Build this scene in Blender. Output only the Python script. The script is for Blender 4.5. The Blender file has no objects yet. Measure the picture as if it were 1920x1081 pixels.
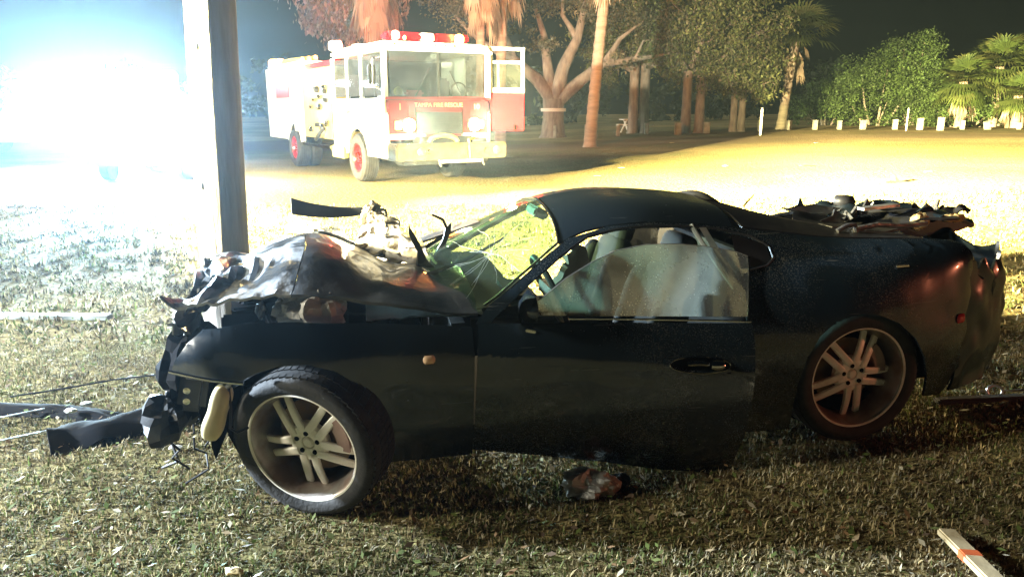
import bpy, bmesh, math, random
import numpy as np
from mathutils import Vector, Matrix, noise
random.seed(7); rng = np.random.default_rng(7)
R = math.radians
SC = bpy.context.scene
COL = SC.collection

# ------------------------------------------------------------------ camera
cam_d = bpy.data.cameras.new('camera'); cam = bpy.data.objects.new('camera', cam_d); COL.objects.link(cam)
cam_d.sensor_width = 36; cam_d.lens = 26.25; cam_d.clip_end = 2000; cam_d.clip_start = 0.05
cam.location = (0, 0, 1.67); cam.rotation_euler = (R(90-13.67), 0, 0)
SC.camera = cam
# ------------------------------------------------------------------ world: night sky
SUN_EL, SUN_AZ = 19, 258            # added warm fill sun from the camera's left, for grass, wheels and door
w = bpy.data.worlds.new('World'); SC.world = w; w.use_nodes = True
nt = w.node_tree; sky = nt.nodes.new('ShaderNodeTexSky'); sky.sky_type = 'NISHITA'; sky.sun_disc = False
sky.sun_elevation = R(SUN_EL); sky.sun_rotation = R(SUN_AZ)
nt.links.new(sky.outputs[0], nt.nodes['Background'].inputs[0]); nt.nodes['Background'].inputs[1].default_value = 0.0003
sd = bpy.data.lights.new('fill_sun', 'SUN'); sd.energy = 3.8; sd.angle = R(6); sd.color = (1, .95, .78)
so = bpy.data.objects.new('fill_sun', sd); COL.objects.link(so)
az = R(SUN_AZ); el = R(SUN_EL)
sun_dir = Vector((math.sin(az)*math.cos(el), math.cos(az)*math.cos(el), math.sin(el)))
so.rotation_euler = (-sun_dir).to_track_quat('-Z', 'Y').to_euler(); so.location = sun_dir*60
SC.view_settings.view_transform = 'Standard'; SC.view_settings.look = 'None'
SC.view_settings.exposure = 0; SC.view_settings.gamma = 1; SC.view_settings.use_curve_mapping = False
SC.cycles.use_denoising = True; SC.cycles.max_bounces = 6; SC.cycles.transparent_max_bounces = 12
SC.cycles.volume_bounces = 0; SC.cycles.sample_clamp_indirect = 4; SC.cycles.sample_clamp_direct = 0

# ------------------------------------------------------------------ helpers
def gz(x, y=0):
    sp = math.log1p(math.exp(max(-30, min(30, x*2))))/2
    z = .03*sp
    if y < 16: z += .012*noise.noise((x*.7, y*.7, 3.1)) + .008*noise.noise((x*2.3, y*2.3, 8.1))
    return z
CAMP = R(13.67); FW = Vector((0, math.cos(CAMP), -math.sin(CAMP))); UPV = Vector((0, math.sin(CAMP), math.cos(CAMP)))
def ray(px, py): return FW + Vector((1, 0, 0))*((px-960)/1400) + UPV*((540.5-py)/1400)
def at(px, py, Y):
    d = ray(px, py); return Vector((0, 0, 1.67)) + d*(Y/d.y)
def on_ground(px, py):
    d = ray(px, py); t = 3
    for _ in range(30):
        p = Vector((0, 0, 1.67)) + d*t
        t = (1.67 - gz(p.x, p.y))/(-d.z)
    return Vector((0, 0, 1.67)) + d*t

def tag(o, label=None, cat=None, group=None, kind=None):
    if label: o['label'] = label
    if cat: o['category'] = cat
    if group: o['group'] = group
    if kind: o['kind'] = kind
    return o
def thing(name, label, cat, loc=(0, 0, 0), rz=0, group=None):
    o = bpy.data.objects.new(name, None); COL.objects.link(o); o.empty_display_size = .2
    o.location = loc; o.rotation_euler = (0, 0, rz)
    return tag(o, label, cat, group)
def link(name, me, parent=None):
    o = bpy.data.objects.new(name, me); COL.objects.link(o)
    if parent is not None: o.parent = parent
    return o
def copy_tree(o, parent=None):
    c = o.copy(); COL.objects.link(c)
    if parent is not None: c.parent = parent
    for ch in list(o.children): copy_tree(ch, c)
    return c

ANG = {}
class MB:
    def __init__(s): s.v = []; s.f = []
    def add(s, vs, fs):
        b = len(s.v); s.v += [tuple(p) for p in vs]; s.f += [tuple(b+i for i in f) for f in fs]; return s
    def box(s, c, d, rot=None, taper=1.0):
        hx, hy, hz = d[0]/2, d[1]/2, d[2]/2
        vs = [Vector((x*hx*(taper if z > 0 else 1), y*hy*(taper if z > 0 else 1), z*hz)) for z in (-1, 1) for y in (-1, 1) for x in (-1, 1)]
        if rot is not None: vs = [rot @ p for p in vs]
        vs = [p+Vector(c) for p in vs]
        return s.add(vs, [(0, 2, 3, 1), (4, 5, 7, 6), (0, 1, 5, 4), (2, 6, 7, 3), (0, 4, 6, 2), (1, 3, 7, 5)])
    def bar(s, p0, p1, wd, th, up=(0, 0, 1)):
        p0 = Vector(p0); p1 = Vector(p1); d = (p1-p0); L = d.length; d.normalize()
        a = d.cross(Vector(up));
        if a.length < 1e-4: a = d.cross(Vector((0, 1, 0)))
        a.normalize(); b = a.cross(d)
        M = Matrix((a, d, b)).transposed()
        return s.box((p0+p1)/2, (wd, L, th), M)
    def tube(s, pts, rad, n=8, cap=True):
        pts = [Vector(p) for p in pts]; k = len(pts)
        if not hasattr(rad, '__len__'): rad = [rad]*k
        vs = []; fs = []; ref = None
        for i, p in enumerate(pts):
            d = (pts[min(i+1, k-1)]-pts[max(i-1, 0)]).normalized()
            if ref is None: ref = d.orthogonal().normalized()
            a = (ref - d*ref.dot(d)).normalized(); ref = a; b = d.cross(a)
            for j in range(n):
                t = 2*math.pi*j/n; vs.append(p + (a*math.cos(t)+b*math.sin(t))*rad[i])
        for i in range(k-1):
            for j in range(n): fs.append((i*n+j, i*n+(j+1) % n, (i+1)*n+(j+1) % n, (i+1)*n+j))
        if cap: fs.append(tuple(reversed(range(n)))); fs.append(tuple((k-1)*n+j for j in range(n)))
        return s.add(vs, fs)
    def lathe(s, prof, c=(0, 0, 0), axis='y', n=48, close=False):
        vs = []; fs = []; k = len(prof)
        for (r, h) in prof:
            for j in range(n):
                t = 2*math.pi*j/n; a, b = r*math.cos(t), r*math.sin(t)
                p = (a, h, b) if axis == 'y' else ((a, b, h) if axis == 'z' else (h, a, b))
                vs.append(Vector(p)+Vector(c))
        for i in range(k-1 if not close else k):
            i2 = (i+1) % k
            for j in range(n): fs.append((i*n+j, i2*n+j, i2*n+(j+1) % n, i*n+(j+1) % n))
        return s.add(vs, fs)
    def prism(s, poly, h0, h1, plane='xz'):
        n = len(poly)
        def P(a, b, h): return (a, h, b) if plane == 'xz' else ((h, a, b) if plane == 'yz' else (a, b, h))
        vs = [P(a, b, h0) for a, b in poly] + [P(a, b, h1) for a, b in poly]
        fs = [tuple(range(n)), tuple(reversed(range(n, 2*n)))] + [(i, i+n, (i+1) % n+n, (i+1) % n) for i in range(n)]
        return s.add(vs, fs)
    def grid(s, nu, nv, fn, wrap=False):
        vs = [fn(i/(nu-1), j/(nv-1)) for i in range(nu) for j in range(nv)]
        fs = [(i*nv+j, i*nv+j+1, (i+1)*nv+j+1, (i+1)*nv+j) for i in range(nu-1) for j in range(nv-1)]
        return s.add(vs, fs)
    def build(s, name, mt, parent=None, label=None, bevel=0, smooth=35, recalc=True):
        me = bpy.data.meshes.new(name); me.from_pydata(s.v, [], s.f)
        if recalc or bevel:
            bm = bmesh.new(); bm.from_mesh(me)
            if recalc: bmesh.ops.recalc_face_normals(bm, faces=bm.faces)
            if bevel:
                es = [e for e in bm.edges if len(e.link_faces) == 2 and e.calc_face_angle(0) > R(40)]
                bmesh.ops.bevel(bm, geom=es, offset=bevel, segments=2, affect='EDGES', clamp_overlap=True)
            bm.to_mesh(me); bm.free()
        if smooth:
            me.shade_smooth(); me.set_sharp_from_angle(angle=R(smooth))
        if mt is not None: me.materials.append(mt)
        o = link(name, me, parent); ANG[o.name] = smooth
        if label: o['label'] = label
        return o
def solid(o, th, off=-1):
    m = o.modifiers.new('thickness', 'SOLIDIFY'); m.thickness = th; m.offset = off; return o

# ------------------------------------------------------------------ materials
def mat(name, c1, c2=None, scale=6, rough=.6, metal=0, bump=0, bscale=None, coat=0, emit=None, estr=0, detail=4, lo=.35, hi=.65, spec=.5, coord='Object', rough2=None, stretch=None):
    m = bpy.data.materials.new(name); m.use_nodes = True; t = m.node_tree; b = t.nodes['Principled BSDF']
    b.inputs['Base Color'].default_value = (*c1, 1); b.inputs['Roughness'].default_value = rough
    b.inputs['Metallic'].default_value = metal; b.inputs['Coat Weight'].default_value = coat
    b.inputs['Specular IOR Level'].default_value = spec
    if emit: b.inputs['Emission Color'].default_value = (*emit, 1); b.inputs['Emission Strength'].default_value = estr
    if c2 or bump:
        tc = t.nodes.new('ShaderNodeTexCoord'); src = tc.outputs[coord]
        if stretch:
            mp = t.nodes.new('ShaderNodeMapping'); mp.inputs['Scale'].default_value = stretch; t.links.new(src, mp.inputs[0]); src = mp.outputs[0]
        nz = t.nodes.new('ShaderNodeTexNoise'); nz.inputs['Scale'].default_value = scale; nz.inputs['Detail'].default_value = detail
        t.links.new(src, nz.inputs['Vector'])
        if c2:
            mr = t.nodes.new('ShaderNodeMapRange'); mr.inputs[1].default_value = lo; mr.inputs[2].default_value = hi
            t.links.new(nz.outputs['Fac'], mr.inputs[0])
            mx = t.nodes.new('ShaderNodeMix'); mx.data_type = 'RGBA'; mx.inputs['A'].default_value = (*c1, 1); mx.inputs['B'].default_value = (*c2, 1)
            t.links.new(mr.outputs[0], mx.inputs['Factor']); t.links.new(mx.outputs['Result'], b.inputs['Base Color'])
            if rough2 is not None:
                mr2 = t.nodes.new('ShaderNodeMapRange'); mr2.inputs[3].default_value = rough; mr2.inputs[4].default_value = rough2
                t.links.new(mr.outputs[0], mr2.inputs[0]); t.links.new(mr2.outputs[0], b.inputs['Roughness'])
        if bump:
            n2 = t.nodes.new('ShaderNodeTexNoise'); n2.inputs['Scale'].default_value = bscale or scale*3; n2.inputs['Detail'].default_value = 5
            t.links.new(src, n2.inputs['Vector'])
            bp = t.nodes.new('ShaderNodeBump'); bp.inputs['Strength'].default_value = bump; bp.inputs['Distance'].default_value = .02
            t.links.new(n2.outputs['Fac'], bp.inputs['Height']); t.links.new(bp.outputs[0], b.inputs['Normal'])
    return m
def attr_mat(name, rough=.8, trans=0, coord_noise=None):
    m = bpy.data.materials.new(name); m.use_nodes = True; t = m.node_tree; b = t.nodes['Principled BSDF']
    a = t.nodes.new('ShaderNodeAttribute'); a.attribute_name = 'tint'
    t.links.new(a.outputs['Color'], b.inputs['Base Color']); b.inputs['Roughness'].default_value = rough
    b.inputs['Specular IOR Level'].default_value = .25
    if trans:
        tl = t.nodes.new('ShaderNodeBsdfTranslucent'); t.links.new(a.outputs['Color'], tl.inputs[0])
        mx = t.nodes.new('ShaderNodeMixShader'); mx.inputs[0].default_value = trans
        t.links.new(b.outputs[0], mx.inputs[1]); t.links.new(tl.outputs[0], mx.inputs[2])
        t.links.new(mx.outputs[0], t.nodes['Material Output'].inputs['Surface'])
    return m
def quads_object(name, V, F, tint, mt, parent=None):
    """numpy mesh of quads/tris (F: n x k) with one tint per face corner group"""
    me = bpy.data.meshes.new(name); n, k = F.shape
    me.vertices.add(len(V)); me.vertices.foreach_set('co', V.astype(np.float32).ravel())
    me.loops.add(n*k); me.loops.foreach_set('vertex_index', F.astype(np.int32).ravel())
    me.polygons.add(n); me.polygons.foreach_set('loop_start', (np.arange(n)*k).astype(np.int32))
    me.update(calc_edges=True); me.validate()
    ca = me.color_attributes.new('tint', 'FLOAT_COLOR', 'POINT')
    ca.data.foreach_set('color', np.concatenate([tint, np.ones((len(tint), 1))], 1).astype(np.float32).ravel())
    me.materials.append(mt)
    return link(name, me, parent)

def paint_mat(name, c1, dust, dust_amt):
    m = bpy.data.materials.new(name); m.use_nodes = True; t = m.node_tree; b = t.nodes['Principled BSDF']
    b.inputs['Roughness'].default_value = .22; b.inputs['Coat Weight'].default_value = .6; b.inputs['Coat Roughness'].default_value = .06
    tc = t.nodes.new('ShaderNodeTexCoord')
    n1 = t.nodes.new('ShaderNodeTexNoise'); n1.inputs['Scale'].default_value = 2.2; n1.inputs['Detail'].default_value = 8
    n2 = t.nodes.new('ShaderNodeTexNoise'); n2.inputs['Scale'].default_value = 160; n2.inputs['Detail'].default_value = 3
    vo = t.nodes.new('ShaderNodeTexVoronoi'); vo.inputs['Scale'].default_value = 34
    for q in (n1, n2, vo): t.links.new(tc.outputs['Object'], q.inputs['Vector'])
    a = t.nodes.new('ShaderNodeMapRange'); a.inputs[1].default_value = .42; a.inputs[2].default_value = .75; t.links.new(n1.outputs['Fac'], a.inputs[0])
    c = t.nodes.new('ShaderNodeMapRange'); c.inputs[1].default_value = .52; c.inputs[2].default_value = .68; t.links.new(n2.outputs['Fac'], c.inputs[0])
    d = t.nodes.new('ShaderNodeMath'); d.operation = 'MULTIPLY'; t.links.new(a.outputs[0], d.inputs[0]); t.links.new(c.outputs[0], d.inputs[1])
    e = t.nodes.new('ShaderNodeMapRange'); e.inputs[1].default_value = .11; e.inputs[2].default_value = .06; t.links.new(vo.outputs['Distance'], e.inputs[0])
    g = t.nodes.new('ShaderNodeTexNoise'); g.inputs['Scale'].default_value = 5; t.links.new(tc.outputs['Object'], g.inputs['Vector'])
    g2 = t.nodes.new('ShaderNodeMapRange'); g2.inputs[1].default_value = .56; g2.inputs[2].default_value = .62; t.links.new(g.outputs['Fac'], g2.inputs[0])
    e2 = t.nodes.new('ShaderNodeMath'); e2.operation = 'MULTIPLY'; t.links.new(e.outputs[0], e2.inputs[0]); t.links.new(g2.outputs[0], e2.inputs[1])
    h = t.nodes.new('ShaderNodeMath'); h.operation = 'MAXIMUM'; t.links.new(d.outputs[0], h.inputs[0]); t.links.new(e2.outputs[0], h.inputs[1])
    ms = t.nodes.new('ShaderNodeMapping'); ms.inputs['Rotation'].default_value = (0, R(9), 0); ms.inputs['Scale'].default_value = (2.2, 1, 90); t.links.new(tc.outputs['Object'], ms.inputs[0])
    n6 = t.nodes.new('ShaderNodeTexNoise'); n6.inputs['Scale'].default_value = 1.6; n6.inputs['Detail'].default_value = 2; t.links.new(ms.outputs[0], n6.inputs['Vector'])
    s6 = t.nodes.new('ShaderNodeMapRange'); s6.inputs[1].default_value = .70; s6.inputs[2].default_value = .74; s6.inputs[4].default_value = .8; t.links.new(n6.outputs['Fac'], s6.inputs[0])
    h0 = h; h = t.nodes.new('ShaderNodeMath'); h.operation = 'MAXIMUM'; t.links.new(h0.outputs[0], h.inputs[0]); t.links.new(s6.outputs[0], h.inputs[1])
    k = t.nodes.new('ShaderNodeMath'); k.operation = 'MULTIPLY'; k.inputs[1].default_value = dust_amt; t.links.new(h.outputs[0], k.inputs[0])
    mx = t.nodes.new('ShaderNodeMix'); mx.data_type = 'RGBA'; mx.inputs['A'].default_value = (*c1, 1); mx.inputs['B'].default_value = (*dust, 1)
    t.links.new(k.outputs[0], mx.inputs['Factor']); t.links.new(mx.outputs['Result'], b.inputs['Base Color'])
    rr = t.nodes.new('ShaderNodeMapRange'); rr.inputs[3].default_value = .22; rr.inputs[4].default_value = .8
    t.links.new(k.outputs[0], rr.inputs[0]); t.links.new(rr.outputs[0], b.inputs['Roughness'])
    return m
def glass_mat(name, tint, dust, base, speck, cracks=0, streak=0):
    """thin pane: clear transmission, mirror gloss and a coat of dust, chips and cracks"""
    m = bpy.data.materials.new(name); m.use_nodes = True; t = m.node_tree; t.nodes.remove(t.nodes['Principled BSDF'])
    out = t.nodes['Material Output']; L = t.links.new
    tr = t.nodes.new('ShaderNodeBsdfTransparent'); tr.inputs[0].default_value = (*tint, 1)
    gl = t.nodes.new('ShaderNodeBsdfGlossy'); gl.inputs['Roughness'].default_value = .03
    df = t.nodes.new('ShaderNodeBsdfDiffuse'); df.inputs[0].default_value = (*dust, 1)
    tl = t.nodes.new('ShaderNodeBsdfTranslucent'); tl.inputs[0].default_value = (*dust, 1)
    dm = t.nodes.new('ShaderNodeMixShader'); dm.inputs[0].default_value = .5; L(df.outputs[0], dm.inputs[1]); L(tl.outputs[0], dm.inputs[2])
    lw = t.nodes.new('ShaderNodeLayerWeight'); pw = t.nodes.new('ShaderNodeMath'); pw.operation = 'POWER'; pw.inputs[1].default_value = 5; L(lw.outputs['Facing'], pw.inputs[0])
    fr = t.nodes.new('ShaderNodeMath'); fr.operation = 'MULTIPLY_ADD'; fr.inputs[1].default_value = .9; fr.inputs[2].default_value = .035; L(pw.outputs[0], fr.inputs[0])
    m1 = t.nodes.new('ShaderNodeMixShader'); L(fr.outputs[0], m1.inputs[0]); L(tr.outputs[0], m1.inputs[1]); L(gl.outputs[0], m1.inputs[2])
    tc = t.nodes.new('ShaderNodeTexCoord')
    n1 = t.nodes.new('ShaderNodeTexNoise'); n1.inputs['Scale'].default_value = 4; n1.inputs['Detail'].default_value = 9; L(tc.outputs['Object'], n1.inputs['Vector'])
    a = t.nodes.new('ShaderNodeMapRange'); a.inputs[1].default_value = .3; a.inputs[2].default_value = .75; a.inputs[3].default_value = base*.35; a.inputs[4].default_value = base*1.6; L(n1.outputs['Fac'], a.inputs[0])
    vo = t.nodes.new('ShaderNodeTexVoronoi'); vo.inputs['Scale'].default_value = 70; L(tc.outputs['Object'], vo.inputs['Vector'])
    e = t.nodes.new('ShaderNodeMapRange'); e.inputs[1].default_value = .22; e.inputs[2].default_value = .1; e.inputs[4].default_value = speck; L(vo.outputs['Distance'], e.inputs[0])
    n3 = t.nodes.new('ShaderNodeTexNoise'); n3.inputs['Scale'].default_value = 9; L(tc.outputs['Object'], n3.inputs['Vector'])
    g3 = t.nodes.new('ShaderNodeMapRange'); g3.inputs[1].default_value = .47; g3.inputs[2].default_value = .62; L(n3.outputs['Fac'], g3.inputs[0])
    e2 = t.nodes.new('ShaderNodeMath'); e2.operation = 'MULTIPLY'; L(e.outputs[0], e2.inputs[0]); L(g3.outputs[0], e2.inputs[1])
    f = t.nodes.new('ShaderNodeMath'); f.operation = 'ADD'; L(a.outputs[0], f.inputs[0]); L(e2.outputs[0], f.inputs[1]); last = f
    if cracks:
        v2 = t.nodes.new('ShaderNodeTexVoronoi'); v2.feature = 'DISTANCE_TO_EDGE'; v2.inputs['Scale'].default_value = 7
        n4 = t.nodes.new('ShaderNodeTexNoise'); n4.inputs['Scale'].default_value = 3; L(tc.outputs['Object'], n4.inputs['Vector'])
        ad = t.nodes.new('ShaderNodeMix'); ad.data_type = 'VECTOR'; ad.inputs['Factor'].default_value = .35; L(tc.outputs['Object'], ad.inputs['A']); L(n4.outputs['Color'], ad.inputs['B'])
        L(ad.outputs['Result'], v2.inputs['Vector'])
        c = t.nodes.new('ShaderNodeMapRange'); c.inputs[1].default_value = .03; c.inputs[2].default_value = .004; c.inputs[4].default_value = cracks; L(v2.outputs[0], c.inputs[0])
        f2 = t.nodes.new('ShaderNodeMath'); f2.operation = 'ADD'; L(last.outputs[0], f2.inputs[0]); L(c.outputs[0], f2.inputs[1]); last = f2
    if streak:
        mp = t.nodes.new('ShaderNodeMapping'); mp.inputs['Rotation'].default_value = (0, R(35), 0); mp.inputs['Scale'].default_value = (1.2, 2, 9); L(tc.outputs['Object'], mp.inputs[0])
        n5 = t.nodes.new('ShaderNodeTexNoise'); n5.inputs['Scale'].default_value = 2.2; n5.inputs['Detail'].default_value = 5; L(mp.outputs[0], n5.inputs['Vector'])
        c5 = t.nodes.new('ShaderNodeMapRange'); c5.inputs[1].default_value = .52; c5.inputs[2].default_value = .66; c5.inputs[4].default_value = streak; L(n5.outputs['Fac'], c5.inputs[0])
        f3 = t.nodes.new('ShaderNodeMath'); f3.operation = 'ADD'; L(last.outputs[0], f3.inputs[0]); L(c5.outputs[0], f3.inputs[1]); last = f3
    cl = t.nodes.new('ShaderNodeClamp'); L(last.outputs[0], cl.inputs[0])
    m2 = t.nodes.new('ShaderNodeMixShader'); L(cl.outputs[0], m2.inputs[0]); L(m1.outputs[0], m2.inputs[1]); L(dm.outputs[0], m2.inputs[2])
    L(m2.outputs[0], out.inputs['Surface'])
    return m

M = {}
M['paint'] = paint_mat('dusty_black_paint', (.008, .014, .019), (.16, .15, .12), .55)
M['paint_clean'] = paint_mat('black_paint', (.008, .013, .018), (.12, .12, .10), .15)
M['black_plastic'] = mat('black_plastic', (.012, .012, .013), (.022, .022, .022), 8, .5, bump=.15, spec=.3)
M['dark_inner'] = mat('dark_inner', (.008, .008, .009), (.015, .014, .013), 6, .9, spec=.03)
M['rubber'] = mat('rubber', (.016, .016, .016), (.035, .033, .03), 10, .75, bump=.2, bscale=60)
M['alloy'] = mat('alloy', (.92, .88, .78), (.75, .67, .55), 9, .36, metal=.1, lo=.45, hi=.75, rough2=.55)
M['alloy_copper'] = M['alloy']
M['barrel'] = mat('dusty_barrel', (.46, .43, .38), (.27, .19, .15), 8, .35, metal=.8, rough2=.6)
M['iron'] = mat('brake_iron', (.18, .15, .12), (.25, .15, .08), 12, .5, metal=.8)
M['chrome'] = mat('chrome', (.75, .75, .73), (.5, .5, .48), 5, .12, metal=1)
M['steel'] = mat('torn_metal', (.5, .5, .48), (.22, .22, .22), 7, .35, metal=.8, bump=.5, bscale=20)
M['foil'] = mat('crumpled_foil', (.62, .60, .55), (.4, .38, .34), 9, .45, metal=.2, bump=.6, bscale=30)
M['liner'] = mat('hood_liner', (.75, .71, .62), (.45, .38, .30), 7, .85, bump=.6, bscale=22)
M['ash_paint'] = mat('ashy_paint', (.035, .044, .055), (.20, .215, .23), 3.5, .35, bump=.2, bscale=25, coat=.3, lo=.42, hi=.78, rough2=.7)
M['pale_patched'] = mat('pale_patched_paint', (.50, .53, .56), (.05, .06, .07), 5, .38, bump=.5, bscale=16, coat=.3, lo=.46, hi=.56)  # pale base with random dark patches, for the hood front
M['bottle'] = mat('reservoir_plastic', (.72, .66, .42), (.55, .48, .26), 6, .45, spec=.4)
M['amber'] = mat('amber_lens', (.75, .5, .3), None, rough=.2)
M['redlens'] = mat('red_lens', (.5, .03, .03), None, rough=.2)
M['belt'] = mat('belt_webbing', (.32, .34, .3), (.22, .24, .21), 30, .8)
M['seat'] = mat('seat_leather', (.007, .007, .008), (.012, .012, .012), 12, .9, spec=.06)
M['airbag'] = mat('airbag_cloth', (.20, .20, .18), (.13, .13, .12), 6, .9, bump=.3, bscale=12)
M['glass_side'] = glass_mat('dusty_side_glass', (.60, .64, .60), (.40, .40, .37), .30, .6)
M['glass_clear'] = glass_mat('clear_glass', (.75, .82, .78), (.45, .47, .42), .05, .2)
M['glass_front'] = glass_mat('cracked_windscreen', (.62, .78, .66), (.45, .5, .44), .03, .2, cracks=0, streak=.05)
M['cracked'] = mat('crazed_glass', (.55, .6, .55), None, rough=.4)
M['foam'] = mat('yellow_foam', (.68, .55, .27), (.5, .36, .15), 10, .85)
M['wood_pole'] = mat('weathered_pole', (.30, .27, .23), (.19, .165, .14), 3, .85, bump=.5, bscale=14, stretch=(3, 3, .35))
M['wood'] = mat('pale_wood', (.52, .43, .25), (.38, .29, .15), 4, .75, bump=.3, stretch=(1, 1, 6))
M['orange'] = mat('orange_paint', (.65, .13, .03), (.5, .10, .03), 14, .6)
M['post'] = mat('weathered_post', (.25, .245, .20), (.15, .145, .115), 5, .85, bump=.4)
M['white_stake'] = mat('white_stake', (.75, .74, .66), None, rough=.5)
M['bark'] = mat('bark', (.20, .165, .13), (.11, .09, .07), 3, .9, bump=.7, bscale=9, stretch=(2, 2, .6))
M['palm_bark'] = mat('palm_bark', (.26, .20, .15), (.17, .125, .09), 2, .9, bump=.6, bscale=7, stretch=(1, 1, 4))
M['band'] = mat('tree_wrap', (.55, .55, .5), None, rough=.7)
M['leaf'] = attr_mat('leaf', .6, .35)
M['grass'] = attr_mat('grass_blade', .75, .3)
# fire engine
M['fe_white'] = mat('engine_white', (.80, .78, .70), (.74, .71, .62), 2, .3, coat=.3)
M['fe_red'] = mat('engine_red', (.40, .008, .013), (.34, .006, .010), 2, .28, coat=.5)
M['fe_dark'] = mat('grille_dark', (.018, .02, .02), (.03, .032, .03), 8, .5)
M['fe_brass'] = mat('pump_panel', (.62, .47, .16), (.5, .36, .12), 5, .35, metal=.4)
M['fe_glass'] = glass_mat('engine_glass', (.55, .6, .6), (.4, .42, .42), .10, .1)
M['hose'] = mat('yellow_hose', (.62, .55, .12), (.45, .40, .10), 9, .8)
M['gold_print'] = mat('gold_lettering', (.78, .62, .28), None, rough=.4)
def lamp_mat(name, col, s): return mat(name, (.8, .8, .8), None, rough=.3, emit=col, estr=s)
M['lamp_warm'] = lamp_mat('headlamp_glow', (1, .80, .30), 60)
M['lamp_amber'] = lamp_mat('amber_glow', (1, .45, .03), 7)
M['lamp_beacon'] = lamp_mat('beacon_glow', (1, .5, .06), 16)
M['lamp_red'] = lamp_mat('red_glow', (1, .03, .02), 3)
M['lens_red'] = mat('red_dome', (.16, .002, .004), None, rough=.25, emit=(1, .02, .03), estr=.45, spec=.2)
M['lamp_white'] = lamp_mat('scene_lamp_glow', (.82, .93, 1), 60)
M['lamp_blue'] = lamp_mat('blue_glow', (.1, .7, 1), 12)
# ------------------------------------------------------------------ ground
def ground_mat():
    m = bpy.data.materials.new('dry_turf'); m.use_nodes = True; t = m.node_tree; b = t.nodes['Principled BSDF']; L = t.links.new
    b.inputs['Roughness'].default_value = .95; b.inputs['Specular IOR Level'].default_value = .1
    tc = t.nodes.new('ShaderNodeTexCoord')
    def nz(sc, det=6):
        n = t.nodes.new('ShaderNodeTexNoise'); n.inputs['Scale'].default_value = sc; n.inputs['Detail'].default_value = det; L(tc.outputs['Object'], n.inputs['Vector']); return n
    def mr(n, a, c, lo=0, hi=1):
        q = t.nodes.new('ShaderNodeMapRange'); q.inputs[1].default_value = a; q.inputs[2].default_value = c; q.inputs[3].default_value = lo; q.inputs[4].default_value = hi; L(n, q.inputs[0]); return q
    def mix(f, a, c):
        x = t.nodes.new('ShaderNodeMix'); x.data_type = 'RGBA'; L(f, x.inputs['Factor'])
        for s, v in (('A', a), ('B', c)):
            if isinstance(v, tuple): x.inputs[s].default_value = (*v, 1)
            else: L(v, x.inputs[s])
        return x.outputs['Result']
    fine = mr(nz(24, 8).outputs['Fac'], .35, .68); mid = mr(nz(1.6, 7).outputs['Fac'], .4, .68); big = mr(nz(.16, 5).outputs['Fac'], .45, .62)
    c1 = mix(fine.outputs[0], (.085, .062, .028), (.27, .21, .085))
    c2 = mix(fine.outputs[0], (.06, .065, .022), (.20, .19, .07))
    c = mix(mid.outputs[0], c1, c2)
    c = mix(big.outputs[0], c, mix(fine.outputs[0], (.17, .125, .055), (.36, .28, .12)))
    # bare, worn earth track across the far field
    sx = t.nodes.new('ShaderNodeSeparateXYZ'); L(tc.outputs['Object'], sx.inputs[0])
    wob = t.nodes.new('ShaderNodeMath'); wob.operation = 'MULTIPLY_ADD'; L(nz(.22, 4).outputs['Fac'], wob.inputs[0]); wob.inputs[1].default_value = 14; L(sx.outputs['Y'], wob.inputs[2])
    band = t.nodes.new('ShaderNodeMath'); band.operation = 'SUBTRACT'; L(wob.outputs[0], band.inputs[0]); band.inputs[1].default_value = 40
    ab = t.nodes.new('ShaderNodeMath'); ab.operation = 'ABSOLUTE'; L(band.outputs[0], ab.inputs[0])
    bm_ = mr(ab.outputs[0], 4.5, 1.5, 0, .7)
    c = mix(bm_.outputs[0], c, (.15, .105, .06))
    L(c, b.inputs['Base Color'])
    bp = t.nodes.new('ShaderNodeBump'); bp.inputs['Strength'].default_value = .9; bp.inputs['Distance'].default_value = .04
    L(nz(13, 9).outputs['Fac'], bp.inputs['Height']); L(bp.outputs[0], b.inputs['Normal'])
    return m
xs = np.unique(np.concatenate([np.linspace(-116, -14, 16), np.arange(-14, 14, .16), np.linspace(14, 116, 18)]))
ys = np.unique(np.concatenate([np.linspace(-24, .6, 6), np.arange(.6, 14, .16), np.linspace(14, 60, 47), np.linspace(60, 128, 8)]))
g = MB()
g.v = [(float(x), float(y), gz(float(x), float(y))) for x in xs for y in ys]
ny = len(ys)
g.f = [(i*ny+j, (i+1)*ny+j, (i+1)*ny+j+1, i*ny+j+1) for i in range(len(xs)-1) for j in range(ny-1)]
go = g.build('ground', ground_mat(), recalc=False, smooth=180); tag(go, kind='structure')

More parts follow.
